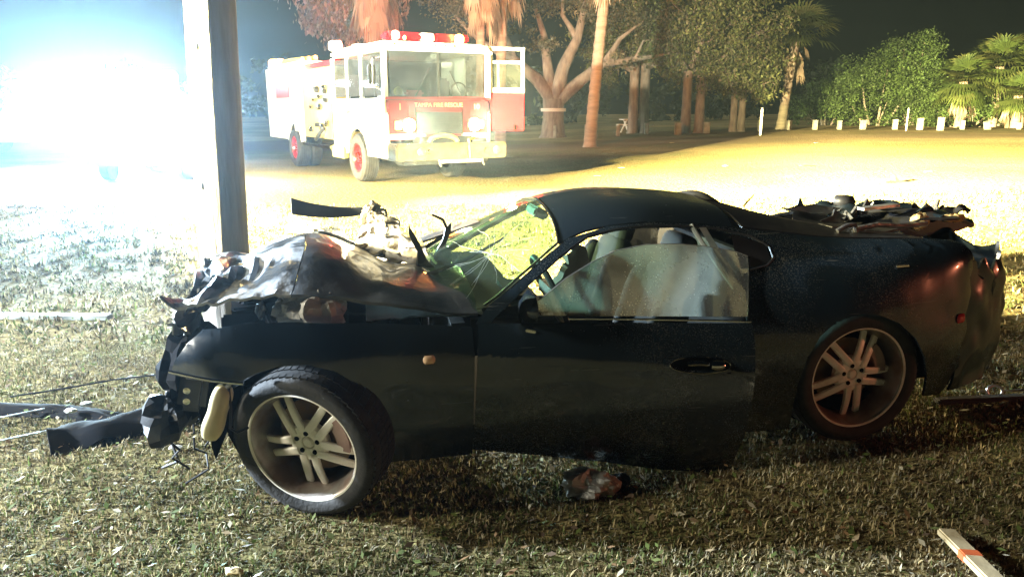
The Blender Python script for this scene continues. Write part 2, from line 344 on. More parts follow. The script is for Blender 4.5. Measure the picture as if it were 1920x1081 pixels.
# ------------------------------------------------------------------ grass blades (one uncountable mass)
def grass(name, n, ybox, hr, wr, tuft, label):
    y0, y1 = ybox
    y = y0 + (y1-y0)*rng.random(n)**1.0
    x = (rng.random(n)*2-1)*(y*.74+.9)
    # tufted, matted turf: blades pulled towards random tuft centres
    nt_ = max(1, n//tuft); ti = rng.integers(0, nt_, n); ty = y0+(y1-y0)*rng.random(nt_); tx = (rng.random(nt_)*2-1)*(ty*.74+.9)
    pull = rng.random(n) < .75
    x = np.where(pull, tx[ti]+rng.normal(0, .045 if hr[1] < .09 else .12, n), x); y = np.where(pull, ty[ti]+rng.normal(0, .045 if hr[1] < .09 else .12, n), y)
    z = np.array([gz(float(a), float(b)) for a, b in zip(x, y)])
    h = hr[0]+(hr[1]-hr[0])*rng.random(n)**1.6; wd = wr[0]+(wr[1]-wr[0])*rng.random(n)
    az_ = rng.random(n)*2*np.pi; lean = np.abs(rng.normal(.85, .6, n)).clip(.05, 1.9)
    dx, dy = np.cos(az_), np.sin(az_); sx_, sy_ = -dy, dx
    def P(f, hw, ln):
        a = lean*ln
        px = x+dx*h*f*np.sin(a); py = y+dy*h*f*np.sin(a); pz = z+h*f*np.cos(a)
        return np.stack([px-sx_*wd*hw, py-sy_*wd*hw, pz-.004], 1), np.stack([px+sx_*wd*hw, py+sy_*wd*hw, pz-.004], 1)
    a0, a1 = P(0, .5, .5); b0, b1 = P(.55, .45, .8); c0, c1_ = P(1, .08, 1.15)
    V = np.stack([a0, a1, b0, b1, c0, c1_], 1).reshape(-1, 3); base = np.arange(n)[:, None]*6
    F = np.concatenate([base+np.array([[0, 1, 3, 2]]), base+np.array([[2, 3, 5, 4]])])
    pal = np.array([(.26, .205, .10), (.28, .22, .11), (.06, .075, .02), (.09, .105, .03), (.11, .075, .035), (.33, .29, .19), (.04, .035, .016)])
    patch = np.array([noise.noise((float(a)*.55, float(b)*.55, 2.2)) for a, b in zip(tx, ty)])[ti]
    pg = np.clip(.5+patch*1.5, .08, .92); r_ = rng.random(n)
    green = r_ < .55*pg
    k = np.where(green, rng.choice([2, 3], n), rng.choice([0, 1, 4, 5, 6, 0], n))
    wear = np.array([noise.noise((float(a)*1.3+9, float(b)*1.3, 5.5))+.6*noise.noise((float(a)*4, float(b)*4, 1.5)) for a, b in zip(tx, ty)])[ti]
    tint = pal[k]*(0.65+.7*rng.random((n, 1)))*np.clip(.95+1.1*wear, .4, 1.45)[:, None]
    o = quads_object(name, V, F, np.repeat(tint, 6, 0), M['grass']); tag(o, label, 'grass', kind='stuff'); return o
grass('grass', 260000, (1.7, 5.2), (.010, .042), (.0025, .008), 26, 'matted half dry turf in the foreground around the wrecked car')
grass('grass', 90000, (5.2, 13), (.02, .075), (.008, .02), 30, 'sparse yellow dry turf behind the wrecked car')

# ------------------------------------------------------------------ wrecked sports car
SEC = {
-0.55:[(.16,.60),(.13,.63),(.11,.66),(.12,.68),(.15,.71),(.2,.73),(.27,.75),(.36,.77),(.6,.79),(.905,.80)],
-0.35:[(.05,.50),(.03,.58),(.02,.66),(.025,.73),(.06,.80),(.10,.825),(.16,.835),(.24,.84),(.5,.845),(.905,.85)],
0.0:[(.04,.22),(.00,.42),(-.01,.62),(.0,.74),(.05,.825),(.09,.845),(.15,.85),(.22,.85),(.5,.855),(.905,.86)],
0.4:[(.07,.18),(.03,.36),(.015,.56),(.025,.71),(.07,.80),(.10,.815),(.13,.82),(.17,.825),(.45,.85),(.905,.87)],
0.75:[(.08,.17),(.035,.34),(.02,.54),(.035,.69),(.08,.775),(.10,.79),(.12,.80),(.15,.82),(.42,.95),(.905,1.01)],
1.0:[(.08,.17),(.035,.34),(.02,.54),(.035,.70),(.08,.79),(.12,.83),(.18,.89),(.26,.965),(.5,1.075),(.905,1.135)],
1.2:[(.08,.17),(.035,.34),(.02,.54),(.035,.70),(.085,.795),(.14,.86),(.23,.97),(.355,1.085),(.56,1.165),(.905,1.21)],
1.5:[(.08,.17),(.035,.34),(.02,.54),(.035,.70),(.085,.80),(.145,.875),(.24,1.02),(.365,1.145),(.56,1.215),(.905,1.25)],
1.8:[(.075,.17),(.03,.34),(.015,.54),(.03,.70),(.08,.81),(.14,.885),(.24,1.02),(.365,1.135),(.56,1.205),(.905,1.24)],
2.1:[(.06,.18),(.02,.36),(.0,.56),(.015,.71),(.06,.83),(.12,.91),(.215,1.015),(.345,1.10),(.56,1.165),(.905,1.20)],
2.5:[(.04,.2),(.0,.38),(-.015,.58),(-.005,.74),(.025,.86),(.07,.94),(.15,1.005),(.28,1.055),(.52,1.10),(.905,1.12)],
2.85:[(.06,.22),(.02,.38),(.0,.57),(.01,.74),(.03,.88),(.06,.97),(.11,1.03),(.22,1.052),(.5,1.06),(.905,1.07)],
3.1:[(.12,.24),(.08,.38),(.05,.55),(.055,.72),(.07,.88),(.085,.975),(.12,1.025),(.22,1.04),(.52,1.04),(.905,1.045)],
3.4:[(.34,.26),(.28,.38),(.25,.52),(.26,.70),(.275,.84),(.28,.93),(.31,.98),(.40,1.0),(.6,1.0),(.905,1.0)],
}
UK = np.array(sorted(SEC)); PK = np.array([SEC[k] for k in UK])
def hermite(xk, yk, x):
    m = np.gradient(yk, xk, axis=0)
    x = min(max(x, xk[0]), xk[-1]); i = min(max(int(np.searchsorted(xk, x))-1, 0), len(xk)-2)
    h = xk[i+1]-xk[i]; t = (x-xk[i])/h
    return (2*t**3-3*t**2+1)*yk[i]+(t**3-2*t**2+t)*h*m[i]+(-2*t**3+3*t**2)*yk[i+1]+(t**3-t**2)*h*m[i+1]
_sec = {}; _si = np.arange(10.)
def section(u):
    k = round(float(u), 3)
    if k not in _sec:
        P = hermite(UK, PK, k); _sec[k] = np.array([hermite(_si, P, s) for s in np.linspace(0, 9, 46)])
    return _sec[k]
CW = 1.81
def S(u, s):
    if s > 9: v, z = S(u, 18-s); return CW-v, z
    q = section(u); f = s*5; i = min(int(f), 44); t = f-i; p = q[i]*(1-t)+q[i+1]*t
    return float(p[0]), float(p[1])
def SV(u, z):
    q = section(u); zs = np.maximum.accumulate(q[:, 1])
    if z < zs[0]: return float(q[0, 0]+(zs[0]-z)*.25)
    return float(np.interp(z, zs, q[:, 0]))
def s_of_z(u, z):
    q = section(u); return float(np.interp(z, np.maximum.accumulate(q[:, 1]), np.linspace(0, 9, 46)))
def dens(poly, step, closed=True):
    out = []; n = len(poly)
    for i in range(n if closed else n-1):
        a = poly[i]; b = poly[(i+1) % n]; k = max(1, int(math.hypot(a[0]-b[0], a[1]-b[1])/step))
        out += [(a[0]+(b[0]-a[0])*j/k, a[1]+(b[1]-a[1])*j/k) for j in range(k)]
    return out
def panel(name, poly, fn, mt, parent, holes=(), su=.05, sv=.05, th=.012, label=None, step=.03, smooth=50, sign=1):
    """outline drawn in the panel's own 2D space, tessellated and laid on the body surface, then given thickness"""
    bm = bmesh.new()
    for lp in (poly,)+tuple(holes):
        vs = [bm.verts.new((a, b, 0)) for a, b in dens(lp, step)]
        for i in range(len(vs)): bm.edges.new((vs[i], vs[(i+1) % len(vs)]))
    bmesh.ops.triangle_fill(bm, use_beauty=True, edges=bm.edges[:], normal=(0, 0, 1))
    us = [v.co.x for v in bm.verts]; ss = [v.co.y for v in bm.verts]
    for lo, hi, st, ax in ((min(us), max(us), su, (1, 0, 0)), (min(ss), max(ss), sv, (0, 1, 0))):
        k = lo+st
        while k < hi-1e-3:
            bmesh.ops.bisect_plane(bm, geom=bm.verts[:]+bm.edges[:]+bm.faces[:], plane_co=(k*ax[0], k*ax[1], 0), plane_no=ax, dist=1e-5)
            k += st
    bm.normal_update()
    for f in bm.faces:
        if f.normal.z < 0: f.normal_flip()
    for v in bm.verts: v.co = Vector(fn(v.co.x, v.co.y))
    bm.normal_update()
    # make normals point out of the car (away from the cabin centre)
    c = Vector((1.5, .905, .55)); tot = sum((f.calc_center_median()-c).normalized().dot(f.normal)*f.calc_area() for f in bm.faces)
    if tot*sign < 0: bmesh.ops.reverse_faces(bm, faces=bm.faces[:])
    me = bpy.data.meshes.new(name); bm.to_mesh(me); bm.free(); me.shade_smooth(); me.set_sharp_from_angle(angle=R(smooth)); me.materials.append(mt)
    o = link(name, me, parent); ANG[o.name] = smooth
    if label: o['label'] = label
    if th: solid(o, th)
    return o
near = lambda u, z: (u, SV(u, z), z)
sink = lambda u: .13*max(0, min(1, (u-2.0)/.7))        # the far rear quarter is beaten down
far = lambda u, z: (u, CW-SV(u, z), z-sink(u)*max(0, min(1, (z-.5)/.45)))
def top(u, s):
    v, z = S(u, s); return (u, v, z-sink(u)*max(0, (s-8)/3))

YAW = R(11.53)
car = thing('sports_car', 'wrecked black two door sports car with a crushed front standing on the turf', 'car', (-.85, 2.78, 0), YAW)

ARCH_F = [(.28, .24), (.30, .36), (.285, .48), (.235, .58), (.15, .65), (.05, .685), (-.06, .685), (-.14, .665), (-.23, .628), (-.33, .63), (-.40, .633), (-.47, .64)]
fender = [(-.487, .645), (-.465, .70), (-.41, .772), (-.35, .822), (-.205, .845), (.017, .84), (.308, .816), (.712, .777), (.716, .68), (.708, .445), (.706, .2), (.3, .2)] + ARCH_F
def near_fender(u, z):
    v = SV(u, z)
    d = max(0, -u-.05)
    v += .10*d*d + .012*noise.noise((u*5, z*7, 1))*min(1, max(0, .9-u)*1.4) + .02*math.exp(-((u+.28)/.08)**2)*math.exp(-((z-.72)/.07)**2)
    return (u, v, z)
panel('front_fender', fender, near_fender, M['paint_clean'], car, su=.035, sv=.03)
for p0, p1 in (((-.49, .655), (-.20, .625)),):
    MB().tube([near_fender(p0[0]+(p1[0]-p0[0])*t, p0[1]+(p1[1]-p0[1])*t) for t in np.linspace(0, 1, 8)], .007, 6).build('fender_lip', M['chrome'], car)
opening = [(.873, .836), (1.007, .931), (1.131, 1.009), (1.29, 1.095), (1.426, 1.122), (1.558, 1.132), (1.723, 1.128), (1.916, 1.112), (2.08, 1.075), (2.145, 1.035), (2.142, .99), (2.10, .962), (2.02, .945), (1.965, .93)]
rail = [(u, float(S(u, 7)[1])) for u in (3.1, 3.0, 2.85, 2.6, 2.4, 2.2, 2.0, 1.8, 1.6, 1.4, 1.2, 1.1, 1.0, .9, .8, .72)]
ARCH_R = [(2.215, .19), (2.205, .32), (2.21, .44), (2.235, .56), (2.29, .66), (2.37, .725), (2.47, .755), (2.58, .745), (2.69, .70), (2.79, .62), (2.86, .52), (2.905, .41), (2.925, .3)]
quarter = [(1.945, .70), (1.95, .45), (1.945, .19)] + ARCH_R + [(3.04, .29), (3.09, .34), (3.12, .45), (3.10, .55), (3.13, .63), (3.10, .70), (3.14, .80), (3.115, .88), (3.16, .95), (3.13, 1.0)] + rail[:-1] + [(.735, .788), (.80, .79)] + opening + [(1.95, .85)]
near_dent = lambda u, z: (u, SV(u, z)+.005*noise.noise((u*2.6, z*3.5, 4))*min(1, abs(u-1.6)*.8)+.003*noise.noise((u*8, z*9, 2)), z)
panel('body_side', quarter, near_dent, M['paint'], car, su=.04, sv=.035)
quarter_far = [(.73, .19)] + [(2.2, .19)] + ARCH_R[1:] + [(3.1, .3), (3.12, 1.0)] + rail[:-1] + [(.73, .79)]
panel('body_side', quarter_far, far, M['paint_clean'], car, holes=([(u, z) for u, z in opening[:-1]] + [(1.95, .86), (1.945, .32), (.80, .30), (.80, .775)],), su=.08, sv=.08)
fender_far = [(.2, .65), (.30, .55), (.3, .2), (.7, .2), (.712, .777), (.30, .80), (.22, .74)]
panel('front_fender', fender_far, far, M['paint_clean'], car, su=.06, sv=.06, label='crushed far side front fender stub')
# roof
def wtop(s): return 1.185 - .03*(abs(s-9)/2)**2
roof_out = [(wtop(s), s) for s in np.linspace(7.02, 10.98, 17)] + [(2.06-.05*(abs(s-9)/2)**2, s) for s in np.linspace(10.98, 7.02, 17)]
panel('roof', roof_out, top, M['paint_clean'], car, su=.06, sv=.2, step=.12)
# hatch (dark glass, torn at its end)
hatch_out = [(2.075, s) for s in np.linspace(7.15, 10.85, 9)] + [(2.95, 10.85), (2.8, 10.2), (2.9, 9.6), (2.72, 9.2), (2.8, 8.6), (2.74, 8.1), (2.95, 7.6), (2.98, 7.15)]
panel('hatch_glass', hatch_out, lambda u, s: (top(u, s)[0], top(u, s)[1], top(u, s)[2]-.004), M['black_plastic'], car, su=.08, sv=.25, step=.12)
# windscreen
def wbase(s):
    q = abs(s-9)/2; return .56 + .20*q**2
ws = [(wtop(s)-.012, s) for s in np.linspace(7.08, 10.92, 17)] + [(wbase(s), s) for s in np.linspace(10.92, 7.08, 17)]
def wsurf(u, s):
    v, z = S(u, s); q = abs(s-9)/2
    if u < .75: z = min(z, .80+.21*(1-q*q)-(.75-u)*.58)+.0
    return (u, v, z-.006)
panel('windscreen', ws, wsurf, M['glass_front'], car, su=.05, sv=.2, th=.005, step=.12)
edge = [Vector(top(wtop(s)-.004, s)) for s in np.linspace(7.05, 10.95, 21)]
MB().tube([p+Vector((0, 0, .002)) for p in edge], .006, 6).build('windscreen_trim', M['chrome'], car)
MB().tube([Vector(top(u, 7.07))+Vector((0, 0, .002)) for u in np.linspace(.78, 1.15, 12)], .006, 6).build('windscreen_trim', M['black_plastic'], car)
rc = random.Random(4); ck = MB()
for k in range(17):
    u_, s_ = .86, 8.05; ang = 2*math.pi*k/17+rc.uniform(-.25, .25); pts = [Vector(wsurf(u_, s_))+Vector((0, 0, .003))]
    for j in range(rc.randint(4, 9)):
        ang += rc.uniform(-.22, .22); u_ += .035*math.cos(ang); s_ += .11*math.sin(ang)
        if not (wbase(s_)+.02 < u_ < wtop(s_)-.03 and 7.2 < s_ < 10.7): break
        pts.append(Vector(wsurf(u_, s_))+Vector((0, 0, .003)))
    if len(pts) > 1: ck.tube(pts, [.0009]+[.0005]*(len(pts)-1), 4)
ck.build('crack', M['cracked'], car, smooth=0)
# dropped quarter glass behind the door
MB().grid(10, 6, lambda a, b: (1.96+.17*a, SV(1.96+.17*a, .95+.09*b)+.012, .95+.005+(1.045-.955+.05*(1-a))*b)).build('quarter_window', M['black_plastic'], car)
MB().tube([Vector(near(u, z))+Vector((0, .004, 0)) for u, z in opening[2:]], .006, 6).build('window_seal', M['black_plastic'], car)

# ---- door: hangs slightly open, sagging towards its rear corner
DL = 1.2
door = bpy.data.objects.new('door_pivot', None)
DROT = Matrix.Translation((.735, .03, .78)) @ Matrix.Rotation(R(-4.8), 4, 'Z') @ Matrix.Rotation(R(3.2), 4, 'Y') @ Matrix.Translation((-.735, -.03, -.78))
def dmap(u, z, off=0):
    v = SV(min(u, 1.9), max(z, .2)); v += (max(0, .2-z))*.35
    crease = .012*math.exp(-((z-(.675-.055*(u-.7)))/.02)**2)
    v += -crease*.6 + .006*noise.noise((u*4, z*5, 5)) + off
    return tuple(DROT @ Vector((u, v, z)))
door_poly = [(.735, .785), (.95, .792), (1.3, .80), (1.7, .81), (1.935, .815), (1.945, .72), (1.955, .5), (1.95, .3), (1.935, .14), (1.90, .085), (1.6, .105), (1.3, .155), (1.0, .195), (.735, .225)]
hcx, hcz = 1.70, .64
hole = [(hcx+.135*math.cos(t), hcz+.033*math.sin(t)*(1+.1*math.cos(t))) for t in np.linspace(0, 2*math.pi, 24, endpoint=False)]
dr = panel('door', door_poly, dmap, M['paint'], car, holes=(hole,), su=.04, sv=.03, th=.02, sign=1)
# handle recess and handle
MB().grid(14, 10, lambda a, b: dmap(hcx+.14*(2*a-1), hcz+.036*(2*b-1), .028*(1-abs(2*a-1)**4)*(1-abs(2*b-1)**4))).build('handle_recess', M['dark_inner'], dr, smooth=80)
hm = MB(); hm.tube([dmap(hcx-.06+.10*t, hcz+.004+.004*math.sin(3*t), -.004) for t in np.linspace(0, 1, 9)], [.008]+[.012]*7+[.008], 8)
hm.build('handle', M['chrome'], dr)
MB().tube([dmap(hcx+.045+.06*t, hcz, -.004) for t in (0, .25, .5, .75, 1)], [.016, .022, .023, .022, .016], 12).build('lock', M['chrome'], dr)
MB().tube([dmap(hcx+.137*math.cos(t), hcz+.035*math.sin(t), -.002) for t in np.linspace(0, 2*math.pi, 40)], .0028, 5).build('recess_rim', M['chrome'], dr)
# belt trims
MB().tube([dmap(u, .812+.012*(u-.95)/1, -.004) for u in np.linspace(1.12, 1.93, 20)], .0055, 6).build('belt_trim', M['chrome'], dr)
# glass: rises from the belt, its top edge well below the roof rail
gl_poly = [(.93, .82), (1.93, .835), (1.965, 1.0), (1.975, 1.075), (1.92, 1.092), (1.8, 1.108), (1.65, 1.115), (1.5, 1.108), (1.36, 1.08), (1.25, 1.035), (1.12, .965), (1.0, .88)]
def gmap(u, z):
    zz = max(.8, min(z, 1.12)); t = (zz-.8)/.32
    return tuple(DROT @ Vector((u, .095+.20*t+.03*t*t, z)))
panel('window', gl_poly, gmap, M['glass_side'], dr, su=.06, sv=.05, th=.004)
MB().tube([Vector(gmap(u, z))+Vector((0, -.004, 0)) for u, z in ((1.932, .835), (1.945, .9), (1.966, 1.0), (1.975, 1.07))], .0055, 6).build('window_edge', M['chrome'], dr)
MB().tube([gmap(u, z) for u, z in gl_poly[3:]], .002, 5).build('glass_rim', M['airbag'], dr)
# mirror
mm = MB(); mc = Vector(dmap(.93, .855, -.07))
mm.grid(14, 10, lambda a, b: mc + Vector((-.075*math.sin(math.pi*a*.5)*math.cos(math.pi*(b-.5))**.5*1.0 + .03, .085*math.cos(math.pi*a)*(1 if True else 0)*.9, .066*math.sin(math.pi*(b-.5))))).build('mirror', M['paint_clean'], dr, smooth=80)
mb = MB(); mb.lathe([(.0, -.075), (.035, -.068), (.056, -.045), (.066, -.015), (.066, .012), (.0, .014)], axis='x', n=20)
mo = mb.build('mirror', M['paint_clean'], dr, smooth=60)
me_ = mo.data
for v in me_.vertices: v.co = Vector((v.co.x*.75, v.co.y*1.25, v.co.z*.92)) + mc + Vector((.03, 0, 0))
MB().bar(mc+Vector((.03, .03, -.02)), mc+Vector((.04, .13, -.06)), .06, .035).build('mirror_arm', M['black_plastic'], dr)
MB().box(tuple(Vector(dmap(.955, .765, -.006))), (.045, .01, .012), Matrix.Rotation(R(14), 3, 'Y')).build('trim_chip', M['chrome'], dr, bevel=.003)
# inner door card and bottom corner scrape
panel('door_card', [(.8, .78), (1.9, .79), (1.9, .2), (.8, .27)], lambda u, z: dmap(u, z, .075), M['dark_inner'], dr, su=.1, sv=.1, th=0)

# ---- lamps and small side parts
def lens(name, u, z, du, dz, m, fn=near, par=car, label=None):
    mb_ = MB(); mb_.grid(9, 7, lambda a, b: Vector(fn(u+du*(2*a-1)*math.sqrt(max(0, 1-.55*(2*b-1)**2)), z+dz*(2*b-1))) + Vector((0, -.004-.012*(1-(2*a-1)**4)*(1-(2*b-1)**4), 0)))
    return mb_.build(name, m, par, label=label, smooth=80)
lens('side_marker', .525, .663, .026, .018, M['amber'], near_fender, label='small pale amber marker on the front fender')
lens('side_marker', 3.06, .69, .03, .022, M['redlens'], label='small red marker at the rear corner')
# fuel-door-like bright chip on the quarter
MB().box(tuple(Vector(near(2.72, .955))+Vector((0, -.003, 0))), (.07, .006, .012)).build('trim_chip', M['chrome'], car, bevel=.003)

# ---- rear bumper, torn away from the quarter panel
def bump_s(a, b):
    ang = math.pi*.5*min(1, a*1.6); zz = .30+.10*min(1, a*1.6) + (.55+.06*min(1, a*1.6))*b
    u = 3.13+.33*math.sin(ang); v = .09+.14*(1-math.cos(ang))
    if a > .62: v = .23+(a-.62)/.38*1.3
    u -= .10*abs(b-.45)**1.5 + .03*(b > .9)
    z = zz + .06*math.sin(a*17)*max(0, b-.75) + .05*(a < .25)*b - .10*(1-b)*a*.0
    v += .02*noise.noise((a*9, b*5, 2)); u += .015*noise.noise((a*7, b*8, 5))
    if b > .9: z += .09*noise.noise((a*16, 2, 4))
    return (u, v, z)
solid(MB().grid(60, 16, bump_s).build('rear_bumper', M['paint_clean'], car, smooth=60), .015)
tl_ = MB(); tl_.grid(12, 6, lambda a, b: (3.12+.05*a, .115+.28*a+.03*b, .66+.16*b)); solid(tl_.build('tail_lamp', M['black_plastic'], car), .03)
MB().tube([(3.05, .55, .27), (3.30, .5, .25), (3.46, .48, .25)], .05, 16, cap=False).build('exhaust_tip', M['chrome'], car)

# ---- underbody, wheel wells, cabin
ub = MB(); ub.box((1.45, .905, .26), (2.9, 1.5, .08)); ub.box((-.1, .905, .38), (.75, .9, .25)); ub.box((2.95, .905, .50), (.5, 1.25, .4))
ub.box((.66, .905, .52), (.06, 1.55, .52)); ub.box((2.2, .905, .62), (.04, 1.5, .66)); ub.build('underbody', M['dark_inner'], car)
for cu, cz in ((0, .34), (2.55, .43)):
    for vv in (.02, 1.79):
        sgn = 1 if vv < .9 else -1
        MB().grid(20, 2, lambda a, b: (cu+.365*math.cos(R(-15+210*a)), vv+sgn*.09+sgn*.31*b, cz+.315*math.sin(R(-15+210*a)))).build('wheel_well', M['dark_inner'], car)
        MB().lathe([(.0, vv+sgn*.36), (.36, vv+sgn*.36)], (cu, 0, cz), n=24).build('wheel_well', M['dark_inner'], car)
def pillow(mb_, c, d, rot=None, e=.45, nu=21, nv=12):
    """rounded cushion"""
    sg = lambda x, k: math.copysign(abs(x)**k, x)
    def f(a, b):
        t = 2*math.pi*a; ph = math.pi*(b-.5); q = Vector((d[0]/2*sg(math.cos(t), e)*sg(math.cos(ph), e), d[1]/2*sg(math.sin(t), e)*sg(math.cos(ph), e), d[2]/2*sg(math.sin(ph), e)))
        return (rot @ q if rot is not None else q)+Vector(c)
    return mb_.grid(nu, nv, f)
def seat(v):
    s_ = MB(); r16 = Matrix.Rotation(R(17), 3, 'Y')
    pillow(s_, (1.42, v, .40), (.52, .48, .17)); pillow(s_, (1.70, v, .66), (.13, .40, .56), r16)
    for sg in (-1, 1): pillow(s_, (1.67, v+sg*.20, .64), (.17, .11, .46), r16); pillow(s_, (1.40, v+sg*.21, .45), (.46, .09, .14))
    pillow(s_, (1.80, v, .98), (.10, .27, .18), r16)
    return s_.build('seat', M['seat'], car, smooth=80)
seat(.5); seat(1.3)
ds = MB(); ds.box((.86, .905, .70), (.34, 1.4, .22)); ds.box((.99, .52, .76), (.2, .42, .14)); ds.build('dashboard', M['seat'], car, bevel=.04)
sw = MB(); sw.tube([Matrix.Rotation(R(-24), 3, 'Y') @ Vector((0, .185*math.cos(t), .185*math.sin(t))) + Vector((1.16, .52, .80)) for t in np.linspace(0, 2*math.pi, 33)], .015, 8)
sw.bar((1.16, .36, .80), (1.16, .68, .80), .03, .06); sw.build('steering_wheel', M['black_plastic'], car)
def bagf(a, b):
    n_ = noise.noise((a*3, b*3, 1.5))
    return (1.17+.13*a+.04*n_+.06*b, .42+.08*a+.03*math.sin(6*b), .76+.28*b+.03*noise.noise((a*4, b*4, 6))-.08*abs(a-.5)*b)
solid(MB().grid(14, 18, bagf).build('airbag', M['airbag'], car, smooth=80), .03)
MB().grid(2, 14, lambda a, b: (1.83+.035*a+.20*b-.04*b*b, .33-.16*b+.01*math.sin(9*b), 1.12-.34*b)).build('seat_belt', M['belt'], car)
MB().tube([(1.80, .36, 1.13), (1.86, .30, 1.02), (1.98, .24, .84)], [.012, .010, .008], 6).build('belt_guide', M['belt'], car)
MB().bar((1.15, .905, 1.15), (1.22, .905, 1.12), .2, .05).build('rear_view_mirror', M['black_plastic'], car, bevel=.01)
MB().box((1.95, .905, 1.13), (.10, .8, .04)).build('headliner_bar', M['seat'], car, bevel=.015)
# lump at the back edge of the roof and the broken aerial
def lump(a, b):
    t = math.pi*a; return (2.05+.20*a-.03*b, .80+.35*b, 1.185-.075*a+.065*math.sin(t)**.8*math.sin(math.pi*(.15+.7*b)))
solid(MB().grid(18, 12, lump).build('roof_spoiler_lip', M['black_plastic'], car, smooth=80), .02)
MB().tube([(2.36, .9, 1.13), (2.385, .9, 1.16), (2.42, .9, 1.195)], [.006, .005, .003], 6).build('aerial_stub', M['black_plastic'], car)

def crumple(name, c, d, m, seed, label=None, n=(22, 14)):
    def f(a, b):
        t = 2*math.pi*a; ph = math.pi*(b-.5); r_ = 1+.45*noise.noise((math.cos(t)*1.7+seed, math.sin(t)*1.7, b*3))+.25*noise.noise((a*11+seed, b*9, seed))
        return (c[0]+d[0]*r_*math.cos(t)*math.cos(ph), c[1]+d[1]*r_*math.sin(t)*math.cos(ph), c[2]+d[2]*r_*math.sin(ph))
    return MB().grid(n[0]+1, n[1], f).build(name, m, car, label=label, smooth=20)
# ---- torn hatch trim and foam piled on the tail
def ragged(name, cu, cv, cz, lu, lv, hz, m, seed, ru=0.0, tilt=0.0, label=None, par=None, th=.012):
    def f(a, b):
        n1 = noise.noise((a*2.5+seed, b*2.5, seed)); n2 = noise.noise((a*6, b*6+seed, 3.3*seed))
        da = (a-.5)*lu; db = (b-.5)*lv; e = 1+.35*noise.noise((a*4+seed*3, b*4, 9))
        return (cu+da*math.cos(ru)*e-db*math.sin(ru), cv+da*math.sin(ru)+db*math.cos(ru)*e, cz+hz*n1+.4*hz*n2+tilt*da)
    return solid(MB().grid(22, 16, f).build(name, m, par or car, label=label, smooth=40), th)
ragged('torn_hatch_frame', 2.98, .82, 1.075, .80, .66, .06, M['black_plastic'], 1.3, .1, .0)
ragged('torn_hatch_frame', 3.12, .88, 1.10, .50, .34, .08, M['paint_clean'], 3.7, -.2, .06)
tw = MB(); prof = [(3.13, .955), (3.3, .985), (3.47, 1.01), (3.56, 1.035), (3.63, 1.02), (3.60, 1.07), (3.52, 1.075), (3.44, 1.115), (3.34, 1.115), (3.27, 1.075), (3.18, 1.08), (3.10, 1.06), (3.02, 1.03)]
def tailp(a, b):
    i = a*(len(prof)); i0 = int(i) % len(prof); t = i-int(i); q0 = prof[i0]; q1 = prof[(i0+1) % len(prof)]
    k = 1-.25*abs(b-.4)*2
    u = q0[0]*(1-t)+q1[0]*t; z = q0[1]*(1-t)+q1[1]*t
    return (3.3+(u-3.3)*k+.10*b+.02*noise.noise((a*9, b*5, 1)), .55+.42*b+.03*noise.noise((a*8, b*3, 6)), 1.05+(z-1.05)*k+.02*noise.noise((a*11, b*6, 3))-.02*b)
MB().grid(40, 9, tailp).add([tailp(i/39, 0) for i in range(39)], [tuple(range(39))]).add([tailp(i/39, 1) for i in range(39)], [tuple(range(39))]).build('torn_spoiler', M['paint_clean'], car, smooth=30)
ragged('torn_spoiler', 3.62, .82, 1.075, .26, .14, .05, M['black_plastic'], 5.5, .5, .15)
for c_, d_, sd_ in (((3.20, .545, 1.075), (.05, .02, .045), 6.2), ((3.42, .56, 1.085), (.07, .02, .022), 7.7)):
    crumple('foam_padding', c_, d_, M['foam'], sd_, label='torn yellow foam at the %s of the tail pile' % ('middle' if sd_ < 7 else 'rear end'))
rs = random.Random(12)
for k in range(14):
    c = Vector((rs.uniform(2.75, 3.6), rs.uniform(.5, 1.1), rs.uniform(1.07, 1.11))); L_ = rs.uniform(.06, .17); a_ = rs.uniform(0, 6.28)
    sh = MB().prism([(-L_, 0), (-.2*L_, .02), (0, rs.uniform(.03, .08)), (.3*L_, .025), (L_, rs.uniform(-.01, .03)), (.4*L_, -.02), (-.5*L_, -.03)], -.005, .005, 'xz')
    Rt = Matrix.Rotation(a_, 3, 'Z') @ Matrix.Rotation(rs.uniform(-.8, .8), 3, 'X'); sh.v = [tuple(Rt @ Vector(q)+c) for q in sh.v]
    sh.build('tail_shard', M['steel'] if k % 4 == 0 else M['black_plastic'], car, smooth=0)
MB().tube([(2.72, .42, 1.07), (2.86, .44, 1.085), (3.02, .46, 1.07), (3.2, .50, 1.07)], .014, 8).build('bright_strip', M['steel'], car)
MB().tube([(2.58, .36, 1.075), (2.63, .36, 1.10), (2.68, .37, 1.10), (2.7, .38, 1.065)], .012, 8).build('bright_strip', M['steel'], car)
MB().bar((2.95, .7, 1.13), (3.2, .74, 1.14), .05, .015).build('bright_strip', M['steel'], car)
MB().lathe([(0, .0), (.05, .01), (.065, .04), (.05, .07), (0, .075)], (3.02, .95, 1.10), axis='z', n=16).build('rubber_stop', M['black_plastic'], car, smooth=80)

